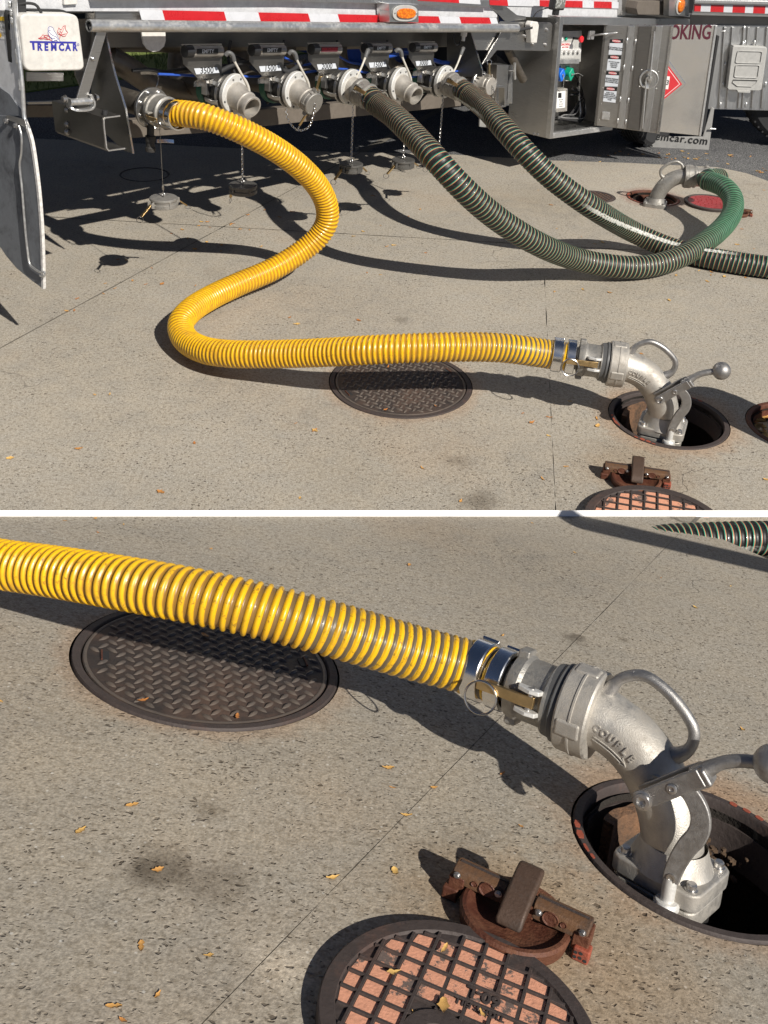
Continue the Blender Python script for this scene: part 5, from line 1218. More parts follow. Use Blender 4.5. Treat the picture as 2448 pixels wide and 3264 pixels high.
# air panel
ap_ = pl('air_panel', [(1781, 99), (1855, 98), (1851, 197), (1776, 198)], .10, .02, 'grey_plastic', bevel=.002)
pl('panel_lip', [(1776, 190), (1848, 189), (1846, 203), (1775, 204)], .04, .05, 'rail_metal', ap_)
pl('panel_label', [(1783, 137), (1824, 136), (1822, 156), (1781, 157)], .099, .001, 'white_print', ap_)
text('CIVACONTROL', .0225, 'red_print', ap_, tp(1803, 142, .0975), (1, 0, 0), (0, 0, 1), 'panel_word', ext=.0003, bold=.02, sx=.8); text('AIR SYSTEM', .018, 'red_print', ap_, tp(1802, 151, .0975), (1, 0, 0), (0, 0, 1), 'panel_word', ext=.0003, bold=.01)
for i, px in enumerate((1783, 1798, 1812, 1827, 1841)):
    c = tp(px, 162.5-.3*i, .10); G().lathe(c, OUTL, [(0, .014), (.014, .014), (.016, .017), (.022, .017), (.022, 0)], 20, caps=False).build('push_button', 'white_print', ap_, ang=30); G().lathe(c+V((0, -.0222, 0)), OUTL, [(0, .012), (.0005, .012)], 16).build('button_ring', 'black_print', ap_)
    G().lathe(c+V((0, -.0228, 0)), OUTL, [(0, .009), (.0005, .009)], 16).build('button_face', 'white_print', ap_)
c = tp(1846, 124, .03); G().lathe(c, OUTL, [(0, .014), (.012, .024), (.02, .026), (.028, .022), (.028, 0)], 24, caps=False).build('pull_knob', 'red_knob', ap_, ang=35); G().cyl(tp(1828, 122, .10), c, .009, 12).build('knob_stem', 'black_plastic', ap_)
c = tp(1802, 123, .10); G().lathe(c, OUTL, [(0, .013), (.012, .012), (.014, 0)], 16, caps=False).build('indicator_lamp', 'green_knob', ap_)
c = tp(1787, 124, .10); G().lathe(c, OUTL, [(0, .018), (.012, .018), (.014, .015), (.012, 0)], 20, caps=False).build('gauge', 'white_print', ap_)
# glad-hand caps
gp = pl('cap_panel', [(1772, 206), (1824, 205), (1820, 258), (1768, 259)], .10, .015, 'grey_plastic')
pl('blue_tag', [(1776, 210), (1788, 210), (1787, 217), (1775, 217)], .098, .001, 'blue_print', gp); pl('green_tag', [(1803, 209), (1817, 209), (1816, 216), (1802, 216)], .098, .001, 'green_knob', gp)
for (px, py, m) in ((1794, 240, 'blue_knob'), (1823, 238, 'green_knob')):
    c = tp(px, py, .02); pts = []
    for i in range(24):
        t = 2*math.pi*i/24; r = .042*(1+.12*math.cos(4*t)); pts.append(V((c.x+r*.85*math.cos(t), c.y, c.z+r*math.sin(t)*1.05)))
    k = G().prism(pts, (0, .055, 0)).build('hose_port_cap', m, gp, bevel=.006); bolt(c, OUTL, .008, k)
    G().cyl(c+V((0, .05, 0)), c+V((0, .10, 0)), .03, 18).build('hose_port', 'black_plastic', gp)
tube_t('lanyard', [tp(1796, 240, .01), tp(1797, 262, .0), tp(1794, 285, .03)], .0022, 'rail_metal'); tube_t('lanyard', [tp(1824, 238, .01), tp(1842, 234, .0), tp(1858, 242, .01)], .0022, 'rail_metal')
# labelled junction box with cables
jx = pl('junction_box', [(1771, 285), (1810, 282), (1808, 355), (1768, 359)], .06, .06, 'cast_aluminium', bevel=.005)
pl('box_label', [(1776, 292), (1803, 290), (1801, 343), (1773, 346)], .058, .001, 'white_print', jx); pl('label_block', [(1780, 296), (1790, 296), (1790, 312), (1779, 312)], .056, .001, 'black_print', jx)
for i, s_ in enumerate(('RACK TYPE', 'SYSTEM', 'OK  NO  SB', 'MONITOR')): text(s_, .011, 'black_print', jx, tp(1788, 318+7*i, .0565), (1, 0, 0), (0, 0, 1), 'label_line', ext=.0002)
for p in ((1773, 288), (1807, 286), (1770, 354), (1805, 352)): bolt(tp(*p, .058), OUTL, .005, jx)
random.seed(3)
for k in range(9):
    x0, y0 = random.uniform(1775, 1850), random.uniform(345, 365)
    tube_t('cable', [tp(random.uniform(1815, 1850), random.uniform(230, 320), .2), tp(random.uniform(1835, 1865), random.uniform(300, 350), .2), tp(x0+20, y0+12, .15), tp(x0-20, y0+18, .1), tp(1780, 372+random.random()*8, .05)], random.choice((.005, .007, .004)), random.choice(('black_rubber', 'black_rubber', 'rail_metal')))
for p in ((1862, 235), (1890, 238), (1852, 330), (1880, 333)): bolt(tp(*p, .315), OUTL, .008, cab)
# doors: hinged planes through pixel-measured corners, standing open towards the viewer
def door_frame(bl, br_, z0, px_top):
    A_ = tz(*bl, z0); B_ = tz(*br_, z0); X = (B_-A_).normalized(); Z = ZV; N = X.cross(Z).normalized()         # N faces the viewer
    inv = TI; o = inv @ EYE
    def at(px, py, off=0.0):
        d = inv.to_3x3() @ ray(px, py); t = ((A_+N*off)-o).dot(N)/d.dot(N); return o+d*t
    return A_, B_, X, Z, N, at
zd = tp(1894, 399, YF).z
A1, B1, X1, Z1, N1, at1 = door_frame((1894, 399), (2101, 426), zd, 81)
def door(A_, B_, X, Z, N, at, tl, tr, name, lab, mat='aluminium_sheet'):
    P = [A_, B_, at(*tr), at(*tl)]; w = (B_-A_).length; h = (P[3]-A_).length
    return G().prism(P, -N*.022).build(name, mat, T, bevel=.003, label=lab), w, h
d1, w1, h1 = door(A1, B1, X1, Z1, N1, at1, (1925, 80), (2146, 81), 'cabinet_door', 'inner face of the open door with four DANGER labels', 'stainless')
def dbar(at, bl, br_, tl, tr, f, ww, lift, N, name, mat, par, w, k0=0.0, k1=1.0):
    pb = lambda g_: (bl[0]+(br_[0]-bl[0])*g_, bl[1]+(br_[1]-bl[1])*g_); pt = lambda g_: (tl[0]+(tr[0]-tl[0])*g_, tl[1]+(tr[1]-tl[1])*g_); hw = ww/2/w
    q = [at(*pb(f-hw)), at(*pb(f+hw)), at(*pt(f+hw)), at(*pt(f-hw))]; q = [q[0].lerp(q[3], k0), q[1].lerp(q[2], k0), q[1].lerp(q[2], k1), q[0].lerp(q[3], k1)]
    return G().prism(q, N*lift).build(name, mat, par, bevel=.003)
D1 = ((1894, 399), (2101, 426), (1925, 80), (2146, 81))
for f, ww, m in ((.985, .022, 'polished_sheet'), (.02, .02, 'stainless_dark')): dbar(at1, *D1, f, ww, .012, N1, 'door_edge', m, d1, w1)
for f, ww in ((.40, .050), (.80, .05)): dbar(at1, *D1, f, ww, .012, N1, 'stiffener', 'aluminium_sheet', d1, w1, .005, .995)
dbar(at1, *D1, .60, .10, .011, N1, 'stiffener', 'stainless_dark', d1, w1, .008, .992)
for fx in (.475, .35):
    for fz in (.88, .62, .30, .08): G().ball(A1+X1*w1*fx+Z1*h1*fz+N1*.014, .010, 8, (1, .6, 2.2)).build('weld_bead', 'rail_metal', d1)
dl = [[(1944.5, 124.6), (1986.6, 124.6), (1981, 174.8), (1939.6, 174)], [(1939, 175.5), (1980.2, 177), (1976, 225), (1933.5, 224)], [(1933, 226), (1974, 228), (1969, 276), (1927.5, 274.5)], [(1926.8, 276.5), (1967.4, 278), (1962, 327.6), (1922, 323)]]
dw = [['READ INSTRUCTIONS', 'BEFORE OPERATING'], ['DO NOT EXCEED', 'INDICATED', 'OPERATING', 'PRESSURE'], ['RELIEVE PRESSURE', 'IN HOSE BEFORE', 'DISCONNECTING'], ['BLEED TANK', 'PRESSURE BEFORE', 'OPENING MANHOLES', 'OR DISCONNECTING', 'HOSES']]
for q, lines in zip(dl, dw):
    P = [at1(x, y, .002) for x, y in q]; lbp = G().prism(P, N1*.0008).build('danger_label', 'label_grey', d1)
    M_ = lambda u, v, o_=.0032: (P[0].lerp(P[1], u)).lerp(P[3].lerp(P[2], u), v)+N1*(o_-.002)
    G().prism([M_(0, 0), M_(1, 0), M_(1, .25), M_(0, .25)], N1*.0006).build('label_head', 'black_print', lbp)
    c = M_(.5, .125, .004); rx = (P[1]-P[0]).length*.33; rz = (P[3]-P[0]).length*.09
    G().prism([c+X1*rx*math.cos(t)+Z1*rz*math.sin(t) for t in [2*math.pi*i/28 for i in range(28)]], N1*.0006).build('danger_oval', 'red_print', lbp)
    text('DANGER', rz*1.5, 'white_print', lbp, c+N1*.0012, X1, Z1, 'danger_word', ext=.0002, bold=.02)
    for i, ln in enumerate(lines): text(ln, .0148 if len(lines) < 4 else .0128, 'black_print', lbp, M_(.5, .62+(i-(len(lines)-1)/2)*.115, .0036), X1, Z1, 'label_line', ext=.0002, bold=.02, sx=.82)
c = at1(2068, 253, .012)
lt = G().lathe(c-N1*.006, N1, [(0, .074), (.012, .074), (.014, .070), (.006, .064), (.002, .045), (.002, 0)], 40, caps=False).build('door_latch', 'rail_metal', d1, ang=30)
G().lathe(c, N1, [(0, .028), (.016, .026), (.018, .010), (.03, .009), (.03, 0)], 20, caps=False).build('latch_hub', 'coupler_metal', lt)
for a0, a1, r in (((2072, 250), (2086, 100), .006), ((2060, 256), (2048, 410), .006)): G().tube([at1(*a0, .030), at1(*a1, .026)], r, 8).build('latch_rod', 'rail_metal', lt)
for t in range(4): bolt(c+X1*.092*math.cos(R(45+90*t))+Z1*.092*math.sin(R(45+90*t))-N1*.006, N1, .006, lt)
G().box(at1(1931, 369, .008), (.06, .01, .06), X=X1, Y=-N1, Z=Z1).build('patch_plate', 'rail_metal', d1, bevel=.002)
for i in range(6): bolt(A1+X1*.035+Z1*h1*(.06+.165*i)+N1*.0, N1, .004, d1)
ab = G().box(tp(1884, 112, .02), (.075, .02, .065)).build('stay_bracket', 'rail_metal', cab, bevel=.004); tube_t('door_stay', [tp(1884, 113, -.0), tp(1930, 108, -.10), at1(1966, 105, .02)], .007, 'rail_metal')
# second door, outer face forward
zd2 = tp(1890, 400, YF).z
A2, B2, X2, Z2, N2, at2 = door_frame((2050, 415), (2233, 433), zd2, 80)
D2 = ((2050, 415), (2233, 433), (2080, 80), (2285, 80))
d2, w2, h2 = door(A2, B2, X2, Z2, N2, at2, (2080, 80), (2285, 80), 'cabinet_door', 'outer face of the second open door lettered NO SMOKING with a red diamond placard', 'polished_sheet')
dbar(at2, *D2, .985, .018, .012, N2, 'door_edge', 'rail_metal', d2, w2)
G().box(B2+Z2*h2/2+X2*.022-N2*.045, (.02, .06, h2*.92), X=X2, Y=-N2, Z=Z2).build('door_seal', 'black_rubber', d2, bevel=.003)
l0, l1 = at2(2146, 105, .002), at2(2268, 105, .002); wd_ = (l1-l0).length
X2t = (l1-l0).normalized(); tn = text('NO SMOKING', .150, 'maroon_print', d2, l1+N2*.0, X2t, at2(2285, 81)-B2, 'door_lettering', ext=.0006, bold=.022, align='RIGHT', sx=.68)
c = at2(2112, 262, .012); hd = (at2(2190, 266, .012)-c).length
def dia(c, h, N, X, Z): return [c+X*h, c+Z*h, c-X*h, c-Z*h]
pf = G().prism(rrect(dia(c, hd, N2, X2, Z2), 4, .10), -N2*.02).build('placard_frame', 'polished_sheet', d2, bevel=.006)
G().prism(dia(c+N2*.002, hd*.80, N2, X2, Z2), N2*.002).build('placard', 'red_print', pf)
g = G()
for i in range(4):
    q = dia(c+N2*.0045, hd*.70, N2, X2, Z2); g.strap([q[i], q[(i+1) % 4]], .004, .0006, N2)
g.build('placard_line', 'white_print', pf); G().box(c+N2*.0045+X2*hd*.12, (hd*.28, .001, hd*.5), X=X2, Y=-N2, Z=Z2).build('placard_number_plate', 'white_print', pf)
text('1203', hd*.26, 'black_print', pf, c+N2*.0056, X2, Z2, 'placard_number', ext=.0003, bold=.02)
def wheel(px, py_bottom, y, r=.50, w=.26, par=None):
    b = TI @ gA(px, py_bottom); y = b.y; c = V((b.x, y, b.z+r))
    prof = [(0, r*.60), (.012, r*.75), (.02, r*.93), (.04, r*.985), (.06, r)]
    grooves = []
    for k in range(4):
        z = .07+k*(w-.14)/4; grooves += [(z, r), (z+.022, r), (z+.024, r-.012), (z+.032, r-.012), (z+.034, r)]
    prof += grooves + [(w-.06, r), (w-.04, r*.985), (w-.02, r*.93), (w-.012, r*.75), (w, r*.6)]
    o = G().lathe(c, (0, 1, 0), prof, 64, caps=False).build('wheel', 'tyre_rubber', par or T, ang=28)
    G().lathe(c+V((0, .01, 0)), (0, 1, 0), [(0, r*.61), (.02, r*.57), (.10, r*.54), (.11, r*.25), (.02, r*.22), (.0, r*.12), (0, 0)], 40, caps=False).build('rim', 'rail_metal', o, ang=30)
    g = G()
    for k in range(60):
        t = 2*math.pi*k/60
        for yy in (.045, w-.045): g.box(c+V((math.cos(t)*(r-.004), yy, math.sin(t)*(r-.004))), (.012, .05, .012), X=V((math.cos(t), 0, math.sin(t))), Y=(0, 1, 0))
    g.build('tread_blocks', 'tyre_rubber', o)['kind'] = 'stuff'
    for k in range(8):
        t = 2*math.pi*k/8; bolt(c+V((math.cos(t)*r*.32, .105, math.sin(t)*r*.32)), OUTL, .014, o)
    return o
wheel(2095, 468, .45)
wheel(-420, 1010, .20)

# ================================================================ the coupled trailer section at the right edge
X2_ = RC @ V((1, 0, 0)); Y2_ = V((0, 0, 1)).cross(X2_).normalized(); Z2_ = X2_.cross(Y2_)
FT2 = Matrix(((X2_.x, Y2_.x, Z2_.x, 0), (X2_.y, Y2_.y, Z2_.y, 0), (X2_.z, Y2_.z, Z2_.z, 0), (0, 0, 0, 1))); g2 = gA(2300, 483); FT2.translation = g2 + Y2_*.0
FT_old, TI_old = FT, TI; FT = FT2; TI = FT2.inverted()
T2 = empty('coupled_trailer', FT2, 'ribbed silver trailer section with a grey document box at the right edge', 'trailer')
T_old = T; T = T2
G().box((1.6, .9, 1.35), (3.2, 1.6, .5)).build('trailer_body', 'stainless_dark', T2, bevel=.01)
pl('side_skirt', [(2225, -60), (2700, -60), (2700, 8), (2225, 2)], .05, .01, 'aluminium_sheet', T2)
pl('skirt_apron', [(2215, 2), (2700, 14), (2700, 60), (2205, 48)], .055, .01, 'stainless')
tape(T, [(2215, 2235, 1), (2235, 2266, 0), (2266, 2308, 1), (2308, 2336, 0), (2336, 2376, 1), (2376, 2402, 0), (2402, 2440, 1), (2440, 2475, 0)], (14, 20, 2215, 2460), (36, 44, 2215, 2460), .045, -2)
pl('skirt_lip', [(2215, 0), (2700, 10), (2700, 20), (2215, 9)], .02, .03, 'aluminium_sheet')
pl('gap_shade', [(2200, 47), (2700, 62), (2700, 82), (2270, 80), (2200, 80)], .16, .01, 'stainless_dark')  # dark plate standing in for the shade between skirt and panel

# fender panel with the grey document box, flap and wheels
fp = pl('rear_panel', [(2262, 80), (2800, 88), (2800, 362), (2240, 347), (2250, 300)], .14, .01, 'aluminium_sheet', bevel=.002)
for x in (2300, 2325, 2362, 2375, 2405, 2436): pl('panel_rib', [(x+8, 86), (x+16, 86), (x-2, 346), (x-10, 346)], .125, .014, 'aluminium_sheet', fp, bevel=.003)
for a, b in ((2372, 92), (2374, 138), (2368, 142), (2405, 138), (2312, 205), (2305, 270), (2296, 335), (2378, 335), (2440, 270)): G().ball(tp(a, b, .12), .012, 8, (.7, .5, 1.8)).build('weld_bead', 'rail_metal', fp)
dx = pl('document_box', [(2340, 146), (2442, 150), (2446, 156), (2428, 286), (2420, 290), (2322, 287), (2318, 280), (2335, 150)], .07, .06, 'grey_plastic', bevel=.008); dx.modifiers['bevel'].segments = 3
for q in ([(2352, 162), (2430, 164), (2424, 202), (2344, 200)], [(2346, 207), (2421, 208), (2415, 248), (2340, 246)]):
    P = [tp(a, b, .067) for a, b in q]; g = G(); rr = rrect(P, 4, .12); g.tube([V(p) for p in rr+[rr[0], rr[1]]], .004, 6); g.build('box_panel', 'grey_plastic', dx)
P = [tp(a, b, .066) for a, b in ((2338, 254), (2414, 256), (2412, 264), (2396, 276), (2350, 274), (2335, 262))]; G().tube(P+[P[0], P[1]], .0035, 6).build('box_moulding', 'grey_plastic', dx)
pl('box_catch', [(2350, 288), (2393, 289), (2390, 297), (2352, 295)], .055, .03, 'grey_plastic', dx, bevel=.003)
tube_t('clip', [tp(2297, 100, .0), tp(2312, 99, -.0), tp(2322, 102, .05)], .005, 'rail_metal')

mf = pl('mud_flap', [(2052, 436), (2240, 436), (2268, 340), (2277, 347), (2258, 489), (2051, 466)], .05, .014, 'flap_panel', bevel=.003)
p0, p1 = tp(2098, 433, .046), tp(2220, 445, .046); text('tremcar.com', .082, 'black_print', mf, (p0+p1)/2+V((0, 0, -.006)), p1-p0, (0, 0, 1), 'flap_lettering', ext=.0006, bold=.012, spacing=1.12)
G().tube([tp(2264, 410, .03), tp(2281, 411, .03)], .006, 8).build('flap_pin', 'rail_metal', mf)
wheel(2560, 476, .16, par=T2)
FT, TI, T = FT_old, TI_old, T_old

# ================================================================ what shows through under the truck
def gz(px, py, z): return gA(px, py, z)
g0 = gA(470, 232); FW = Matrix.Translation(g0) @ Matrix.Rotation(math.atan2(dt.y, dt.x), 4, 'Z'); WI = FW.inverted()
def gw(px, py): return WI @ gA(px, py)
G().box((2.5, 1.1, .9), (20, .3, 1.8)).build('dark_wall', 'dark_wall', None, Fm=FW); o = bpy.data.objects['dark_wall']; tag(o, 'dark wall standing beyond the yard, glimpsed beneath the truck', 'wall')
random.seed(5)
for i in range(3):
    p = gw((375, 425, 1195)[i], 222); p = V((p.x, .55, 0)); pts, _ = resample(catmull([p, p+V((.05, .02, .6)), p+V((-.08, 0, 1.4)), p+V((.06, -.1, 3.2))], 8), .1)
    r = empty('tree', FW, ['pale tree trunk seen in the gap left of the TREMCAR arm', 'pale tree trunk between the manifold pipe and the big discharge pipe', 'pale tree trunk seen behind the fourth truck valve'][i], 'tree', group='tree trunks beyond the truck')
    G().tube(pts, lambda t: .13-.05*t, 12).build('trunk', 'bark', r, ang=60)
    g = G()
    for k in range(260):
        q = V((random.gauss(pts[-1].x, .7), random.gauss(pts[-1].y, .7), 3.4+abs(random.gauss(0, .6)))); a = random.random()*6; g.add([q, q+V((math.cos(a)*.07, math.sin(a)*.07, .03)), q+V((math.cos(a+1)*.09, math.sin(a+1)*.09, -.05))], [(0, 1, 2)])
    g.build('crown', 'grass_green', r)
g = G()
for i in range(5200):
    x = random.uniform(-5, 10); y = random.uniform(-.1, .9); a = random.random()*6.28; h = random.uniform(.03, .09); w = .006
    g.add([V((x-w, y, 0)), V((x+w, y, 0)), V((x+math.cos(a)*.03, y+math.sin(a)*.03, h))], [(0, 1, 2)])
o = g.build('grass', 'grass_green', None, Fm=FW); tag(o, 'thin strip of grass in front of the dark wall', 'grass', kind='stuff')
g = G().box((2.5, .45, -.005), (17, 1.1, .03)).build('grass_verge', 'grass_green', None, Fm=FW); g['kind'] = 'structure'
# parked blue car beyond
Fc = FW @ Matrix.Translation((2.6, -2.3, 0))
cr = empty('parked_car', Fc, 'shiny blue car parked beyond the truck, only its lower side visible', 'car')
prof = [(-2.1, .35), (-2.1, .62), (-1.9, .80), (-1.1, .88), (-.5, 1.32), (.7, 1.36), (1.5, .92), (2.1, .84), (2.2, .62), (2.2, .32)]
G().prism([V((x, 0, z)) for x, z in prof], (0, 1.6, 0)).build('body', 'blue_paint', cr, bevel=.06, seg=4)
G().prism([V((x, -.01, z)) for x, z in ((-.95, .92), (-.48, 1.24), (.62, 1.28), (1.25, .95))], (0, .02, 0)).build('side_window', 'black_plastic', cr)
for x in (-1.35, 1.4):
    G().lathe((x, -.03, .33), (0, 1, 0), [(0, .2), (0, .30), (.03, .33), (.2, .33)], 32, caps=True).build('wheel', 'tyre_rubber', cr, ang=35)
G().box((2.12, .3, .70), (.06, .35, .14)).build('tail_light', 'red_knob', cr, bevel=.02)

# ================================================================ rusty fill caps lifted off and laid down
def fill_cap(Fm, c, ends, s, label):
    a, b = ends; x = xy(b)-xy(a); M = Fm @ Matrix.Translation((c[0], c[1], 0)) @ Matrix.Rotation(math.atan2(x.y, x.x), 4, 'Z') @ Matrix.Scale(s, 4) @ Matrix.Scale(.80, 4, V((0, 0, 1)))
    r = empty('fill_cap', M, label, 'fill cap')
    d = G().lathe((0, -.012, 0), (0, 0, 1), [(0, 0), (0, .088), (.006, .097), (.034, .101), (.041, .097), (.042, .090), (.033, .083), (.026, .066), (.023, .040), (.022, 0)], 56, caps=False).build('cap_dish', 'rust_iron', r, ang=30)
    # clamping bar: long casting with a rounded top, a groove and drilled holes
    L = .128; prof = [(-.020, .040), (-.022, .062), (-.016, .074), (-.004, .080), (.010, .080), (.020, .074), (.024, .060), (.022, .040)]
    for sx in (-1, 1):
        x0, x1 = (.026*sx, L*sx)
        P = [V((x0, y+.012, z)) for y, z in prof]; G().prism(P, (x1-x0, 0, 0)).build('clamp_bar', 'rust_bar', r, bevel=.003, seg=2)
        for xx, rr in ((.060, .0125), (.084, .005)):
            q = V((xx*sx, -.0105, .060)); g = G(); g.lathe(q, (0, -1, .12), [(0, rr*1.25), (.0015, rr*1.15), (.0008, rr), (-.0001, rr*.9), (-.0002, 0)], 18, caps=False); g.build('drilled_hole', 'rust_iron', r, ang=30)
        for xx in (.118, .038): bolt(V((xx*sx, -.011, .064)), (0, -1, .1), .0052, r, 'bolt_metal')
        G().box(((L-.010)*sx, .012, .038), (.030, .046, .040)).build('end_block', 'rust_iron', r, bevel=.003)
        jb = G().box(((L-.004)*sx, -.006, .016), (.030, .026, .032)).build('jaw_block', 'orange_trim' if sx > 0 else 'rust_iron', r, bevel=.004)
        for i in (range(3) if sx > 0 else range(0)):
            for j in range(2):
                if (i, j) == (2, 1): continue
                g = G(); g.lathe(((L-.004)*sx-.009+.009*i, -.0192, .010+.011*j+.002*(i%2)), (0, -1, 0), [(0, .0036), (.0006, .0036)], 8); g.build('hole', 'black_rubber', jb)
    G().box((0, .012, .050), (.060, .040, .030)).build('bar_middle', 'rust_iron', r, bevel=.003)
    G().strap([V((-.122, .014, .0812)), V((-.030, .014, .0812))], .006, .0016, (0, 0, 1)).build('groove', 'frame_iron', r); G().strap([V((.030, .014, .0812)), V((.122, .014, .0812))], .006, .0016, (0, 0, 1)).build('groove', 'frame_iron', r)
    lp_ = [(-.068, .044), (-.066, .060), (-.048, .078), (-.015, .098), (.022, .116), (.042, .120), (.056, .112), (.056, .098), (.038, .086), (.005, .072), (-.030, .056), (-.052, .042)]
    G().prism([V((-.024, y, z)) for y, z in lp_], (.048, 0, 0)).build('cam_lever', 'rust_lever', r, bevel=.010, seg=4, ang=60)
    G().cyl((-.030, .010, .062), (.030, .010, .062), .012, 16).build('lever_pin', 'dark_casting', r)
    return r
CA = gA(2024, 1536); fill_cap(FA, CA, (gA(1916, 1441, .08), gA(2130, 1473, .08)), 0.86, 'rust brown fill cap with lever lying beside the upper yard manhole')
CB = gB(1640, 2948); fill_cap(FB, CB, (gB(1455, 2732, .06), gB(1835, 2905, .06)), 0.60, 'large close-up rust brown fill cap lying on the lower apron')
CC = gA(2352, 684); fill_cap(FA, CC, (V((0, 0)), V((1, -.35))), .62, 'small far fill cap half hidden behind the green hose loop')

# ================================================================ fallen leaves
random.seed(11)
def leaf_mesh(k):
    g = G(); n = 7; L = 1.0; cur = random.uniform(.1, .45); tw = random.uniform(-.5, .5); w0 = random.uniform(.20, .34); jag = [random.uniform(.45, 1.35) for _ in range(n+1)]
    vs = []
    for i in range(n+1):
        t = i/n; w = w0*math.sin(math.pi*min(1, t*.92+.06))**.8*jag[i]; z = .05+cur*.7*(t-.5)**2*2+abs(tw)*.03; a = tw*(t-.5)
        vs += [V(((t-.5)*L, -w*math.cos(a), z-w*math.sin(a)+.12*w)), V(((t-.5)*L, random.uniform(-.03, .03), z-.06)), V(((t-.5)*L, w*math.cos(a), z+w*math.sin(a)+.12*w))]
    lo = min(v.z for v in vs)
    for v in vs: v.z -= lo-.01
    fs = []
    for i in range(n): fs += [(i*3, i*3+1, i*3+4, i*3+3), (i*3+1, i*3+2, i*3+5, i*3+4)]
    me = bpy.data.meshes.new('leaf'); me.from_pydata([tuple(v) for v in vs], [], fs); me.materials.append(MATS['leaf_orange']); me.polygons.foreach_set('use_smooth', [True]*len(fs)); return me
LM = [leaf_mesh(i) for i in range(9)]
def leaf(Fm, p, size, label, group):
    o = bpy.data.objects.new('fallen_leaf', random.choice(LM)); C.objects.link(o); s = size*random.uniform(.6, 1.3)
    o.matrix_world = Fm @ Matrix.Translation(p) @ Matrix.Rotation(random.uniform(0, 6.28), 4, 'Z') @ Matrix.Rotation(random.uniform(-.15, .15), 4, 'X') @ Matrix.Scale(s, 4)
    tag(o, label, 'leaf', group); return o
def conv(l, ox, oy, s): return [(ox+a/s, oy+b/s) for a, b in l]
A_l = conv([(50, 25), (95, 70), (505, 45), (90, 725), (215, 773), (925, 1022), (1590, 658), (1650, 720)], 900, 1000, 2.074)
A_l += conv([(1090, 995), (1210, 972), (1335, 997), (1105, 940), (1175, 915), (1280, 890), (1300, 865), (1355, 900), (1550, 912), (1610, 918), (1430, 1015), (1255, 1042), (680, 1262), (940, 1268), (1045, 1265), (1260, 1277), (500, 1360), (430, 1440), (480, 1437), (670, 1330), (740, 1295), (1600, 820), (1490, 880), (980, 1163), (855, 1245), (760, 1108), (812, 1112)], 0, 280, 2.023)
A_l += conv([(200, 845), (560, 770), (450, 800), (735, 780), (655, 815), (1240, 680), (1150, 748), (1465, 810), (1540, 765), (1290, 867), (1180, 905), (400, 890), (290, 990), (195, 970), (120, 1015), (285, 1028), (1205, 1165), (1290, 1177), (1575, 1040), (1330, 1000), (1375, 992), (1120, 935), (360, 855), (345, 865), (150, 870), (540, 1000)], 560, 280, 1.975)
A_l += conv([(35, 325), (125, 430), (165, 598), (340, 655), (435, 705), (490, 695), (1560, 740), (1440, 710), (1460, 810), (1170, 895), (1260, 905), (1255, 925), (1350, 937), (1500, 943), (1230, 970), (1010, 928), (960, 1103), (540, 1050), (350, 1027), (150, 1043), (1475, 600), (1630, 325)], 1700, 460, 2.218)
A_l += conv([(765, 195), (258, 532), (113, 645), (450, 655), (453, 705), (108, 775), (232, 993), (65, 1080), (1645, 1085)], 1700, 1040, 2.218)
A_l += conv([(170, 970), (347, 1063), (420, 957), (680, 930), (648, 1076), (995, 1083), (22, 990), (205, 853), (237, 852)], 0, 0, .6777)
def where(p):
    x, y = p
    if y > 1300: return 'small orange leaf on the near concrete left of the rusty cap' if x > 900 else 'small orange leaf on the bare near left concrete of the upper yard'
    if abs((y-1110)+.545*x) < 22: return 'small orange leaf caught in the long diagonal joint of the upper yard'
    if x < 900 and y < 800: return 'small orange leaf near the crossing of the two slab joints behind the yellow hose'
    if x < 900: return 'small orange leaf left of the yellow hose bend in the upper yard'
    if x > 1700 and y < 1000: return 'small orange leaf beside the two dark green hoses'
    if y > 1000: return 'small orange leaf just beside the near yellow hose run or its cover'
    return 'small orange leaf between the yellow hose and the looping green hose'
for p in A_l: w_ = where(p); leaf(FA, gA(*p, .0005), .024, w_, w_.replace('small orange leaf', 'leaves'))
for p in conv([(700, 352), (683, 635), (1013, 610)], 900, 1000, 2.074): leaf(FA, gA(*p, .003), .022, 'dry orange leaf lying on the diamond-tread cover of the upper yard', 'leaves on the upper tread cover')
for i in range(44):
    px, py = random.choice([(random.uniform(1780, 2448), random.uniform(478, 532)), (random.gauss(2440, 22), random.gauss(560, 5)), (random.gauss(2230, 90), random.gauss(505, 14))])
    if py > 490+(px-1745)*.045+ (12 if px > 2300 else 0): py -= 12
    leaf(FA, gA(px, py, -.003), .027, 'small yellow orange leaf scattered on the asphalt beyond the pad', 'orange leaves on the asphalt')
B_l = conv([(285, 28), (420, 18), (432, 80), (930, 152), (5, 825), (545, 45)], 0, 1640, 1.3825) + conv([(660, 90), (840, 215), (1205, 322), (1500, 357), (1350, 447), (138, 268), (535, 567), (645, 640), (1550, 963)], 1200, 1600, 1.329)
B_l += conv([(285, 1740), (175, 1795), (340, 1880), (718, 1897), (853, 1883), (848, 1702), (937, 1702), (838, 1660), (1125, 1785), (1085, 1672), (877, 1762), (245, 2175), (265, 2205), (305, 2045), (450, 2065), (340, 2150)], 0, 0, .6777)
def whereb(p):
    x, y = p
    if y < 1900 and x < 1200: return 'dry orange leaf behind the close yellow hose at the kerb side of the apron'
    if y < 2400: return 'dry orange leaf between the kerb and the large elbow'
    if y > 2900: return 'dry orange leaf near the lower left corner of the apron'
    if x < 800: return 'dry orange leaf near the dark oil spot of the apron'
    return 'dry orange leaf between the tread cover and the large rusty cap'
for p in B_l: w_ = whereb(p); leaf(FB, gB(*p, .0004), .0130, w_, w_.replace('dry orange leaf', 'leaves'))
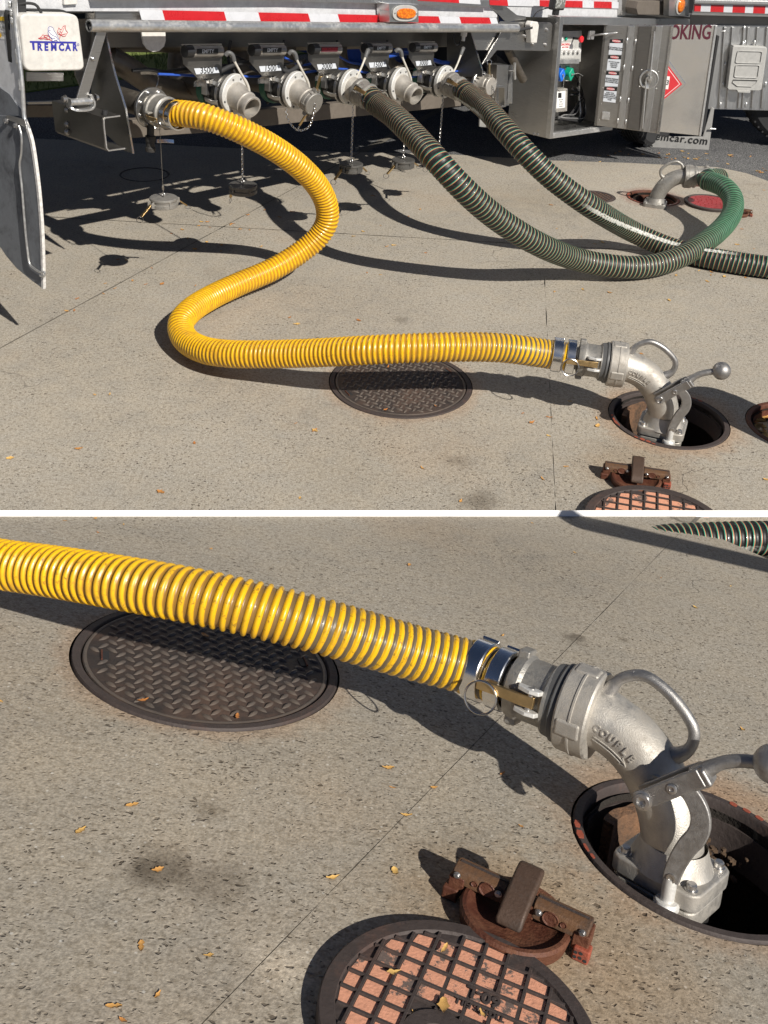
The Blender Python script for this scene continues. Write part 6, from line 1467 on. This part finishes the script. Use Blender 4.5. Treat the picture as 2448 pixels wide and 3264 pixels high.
for p in conv([(903, 535), (630, 822), (1045, 890)], 0, 1640, 1.3825): leaf(FB, gB(*p, .0024), .0165, 'dry orange leaf lying on the diamond-tread cover of the lower apron', 'leaves on the lower tread cover')
zt_ = .022*SB+.002
for (u, v), sz, lb_ in zip([(552, 457), (380, 537), (550, 650), (683, 680)], (.030, .018, .020, .022), ('largest golden leaf near the far rim of the close pink grid lid', 'golden leaf on the left side of the close pink grid lid', 'curled golden leaf just right of the lifting hole on the grid lid', 'pale golden leaf furthest right on the close pink grid lid')):
    leaf(FB, gB(900+u/1.0717, 2600+v/1.0717, zt_), sz*.78, lb_, None)
for i in range(6):
    leaf(FB, gB(1325+random.uniform(-28, 28), 3240+random.uniform(-8, 18), zt_-.004), .011, 'tiny dry leaf crumbled inside the lifting hole of the grid lid', 'leaves in the lifting hole')
for i in range(34):
    leaf(FA, gA(2425+random.uniform(-22, 60), 1335+random.uniform(-45, 60), -.045), .045, 'golden leaf fallen inside the ring cut off by the right edge', 'leaves inside the cut-off ring')
# ================================================================ unseen round post added outside the picture to cast the shadow at the right
tip = gA(2195, 1246); hd_ = V((sd.x, sd.y, 0)); hb = .56; bp = tip - hd_/(-sd.z)*hb - hd_.normalized()*.02
g = G().lathe((0, 0, 0), (0, 0, 1), [(0, .15), (.004, .15), (.012, .15), (.012, .12), (hb-.10, .12), (hb-.05, .108), (hb-.015, .07), (hb, 0)], 40, caps=False)
o = g.build('shadow_post', 'white_plastic', None, Fm=Matrix.Translation((bp.x+.02, bp.y, 0))); tag(o, 'short round post added outside the view to cast the shadow right of the yard manhole', 'shadow_post')

# unseen pipe rail added right of the apron, casting the raised green hose's shadow band
sB = FB.inverted().to_3x3() @ sd; hr_ = .66
pr_ = [gB(px, py) - sB*(hr_/-sB.z)*1.0 for px, py in ((1812, 1655), (2448, 1803), (3000, 1930))]
rl = empty('shadow_rail', FB, 'grey pipe rail added outside the view to cast the green hose shadow on the apron', 'rail')
G().tube(pr_, .040, 20).build('rail', 'grey_plastic', rl, ang=60)
for k in (2,): q = pr_[k]; G().cyl((q.x, q.y, q.z), (q.x, q.y, -.25), .020, 14).build('post', 'grey_plastic', rl)
print('RAIL', [proj(FB @ p) for p in pr_], 'BOLL', proj(V((bp.x, bp.y, 0))), proj(V((bp.x-.12, bp.y, hb))))
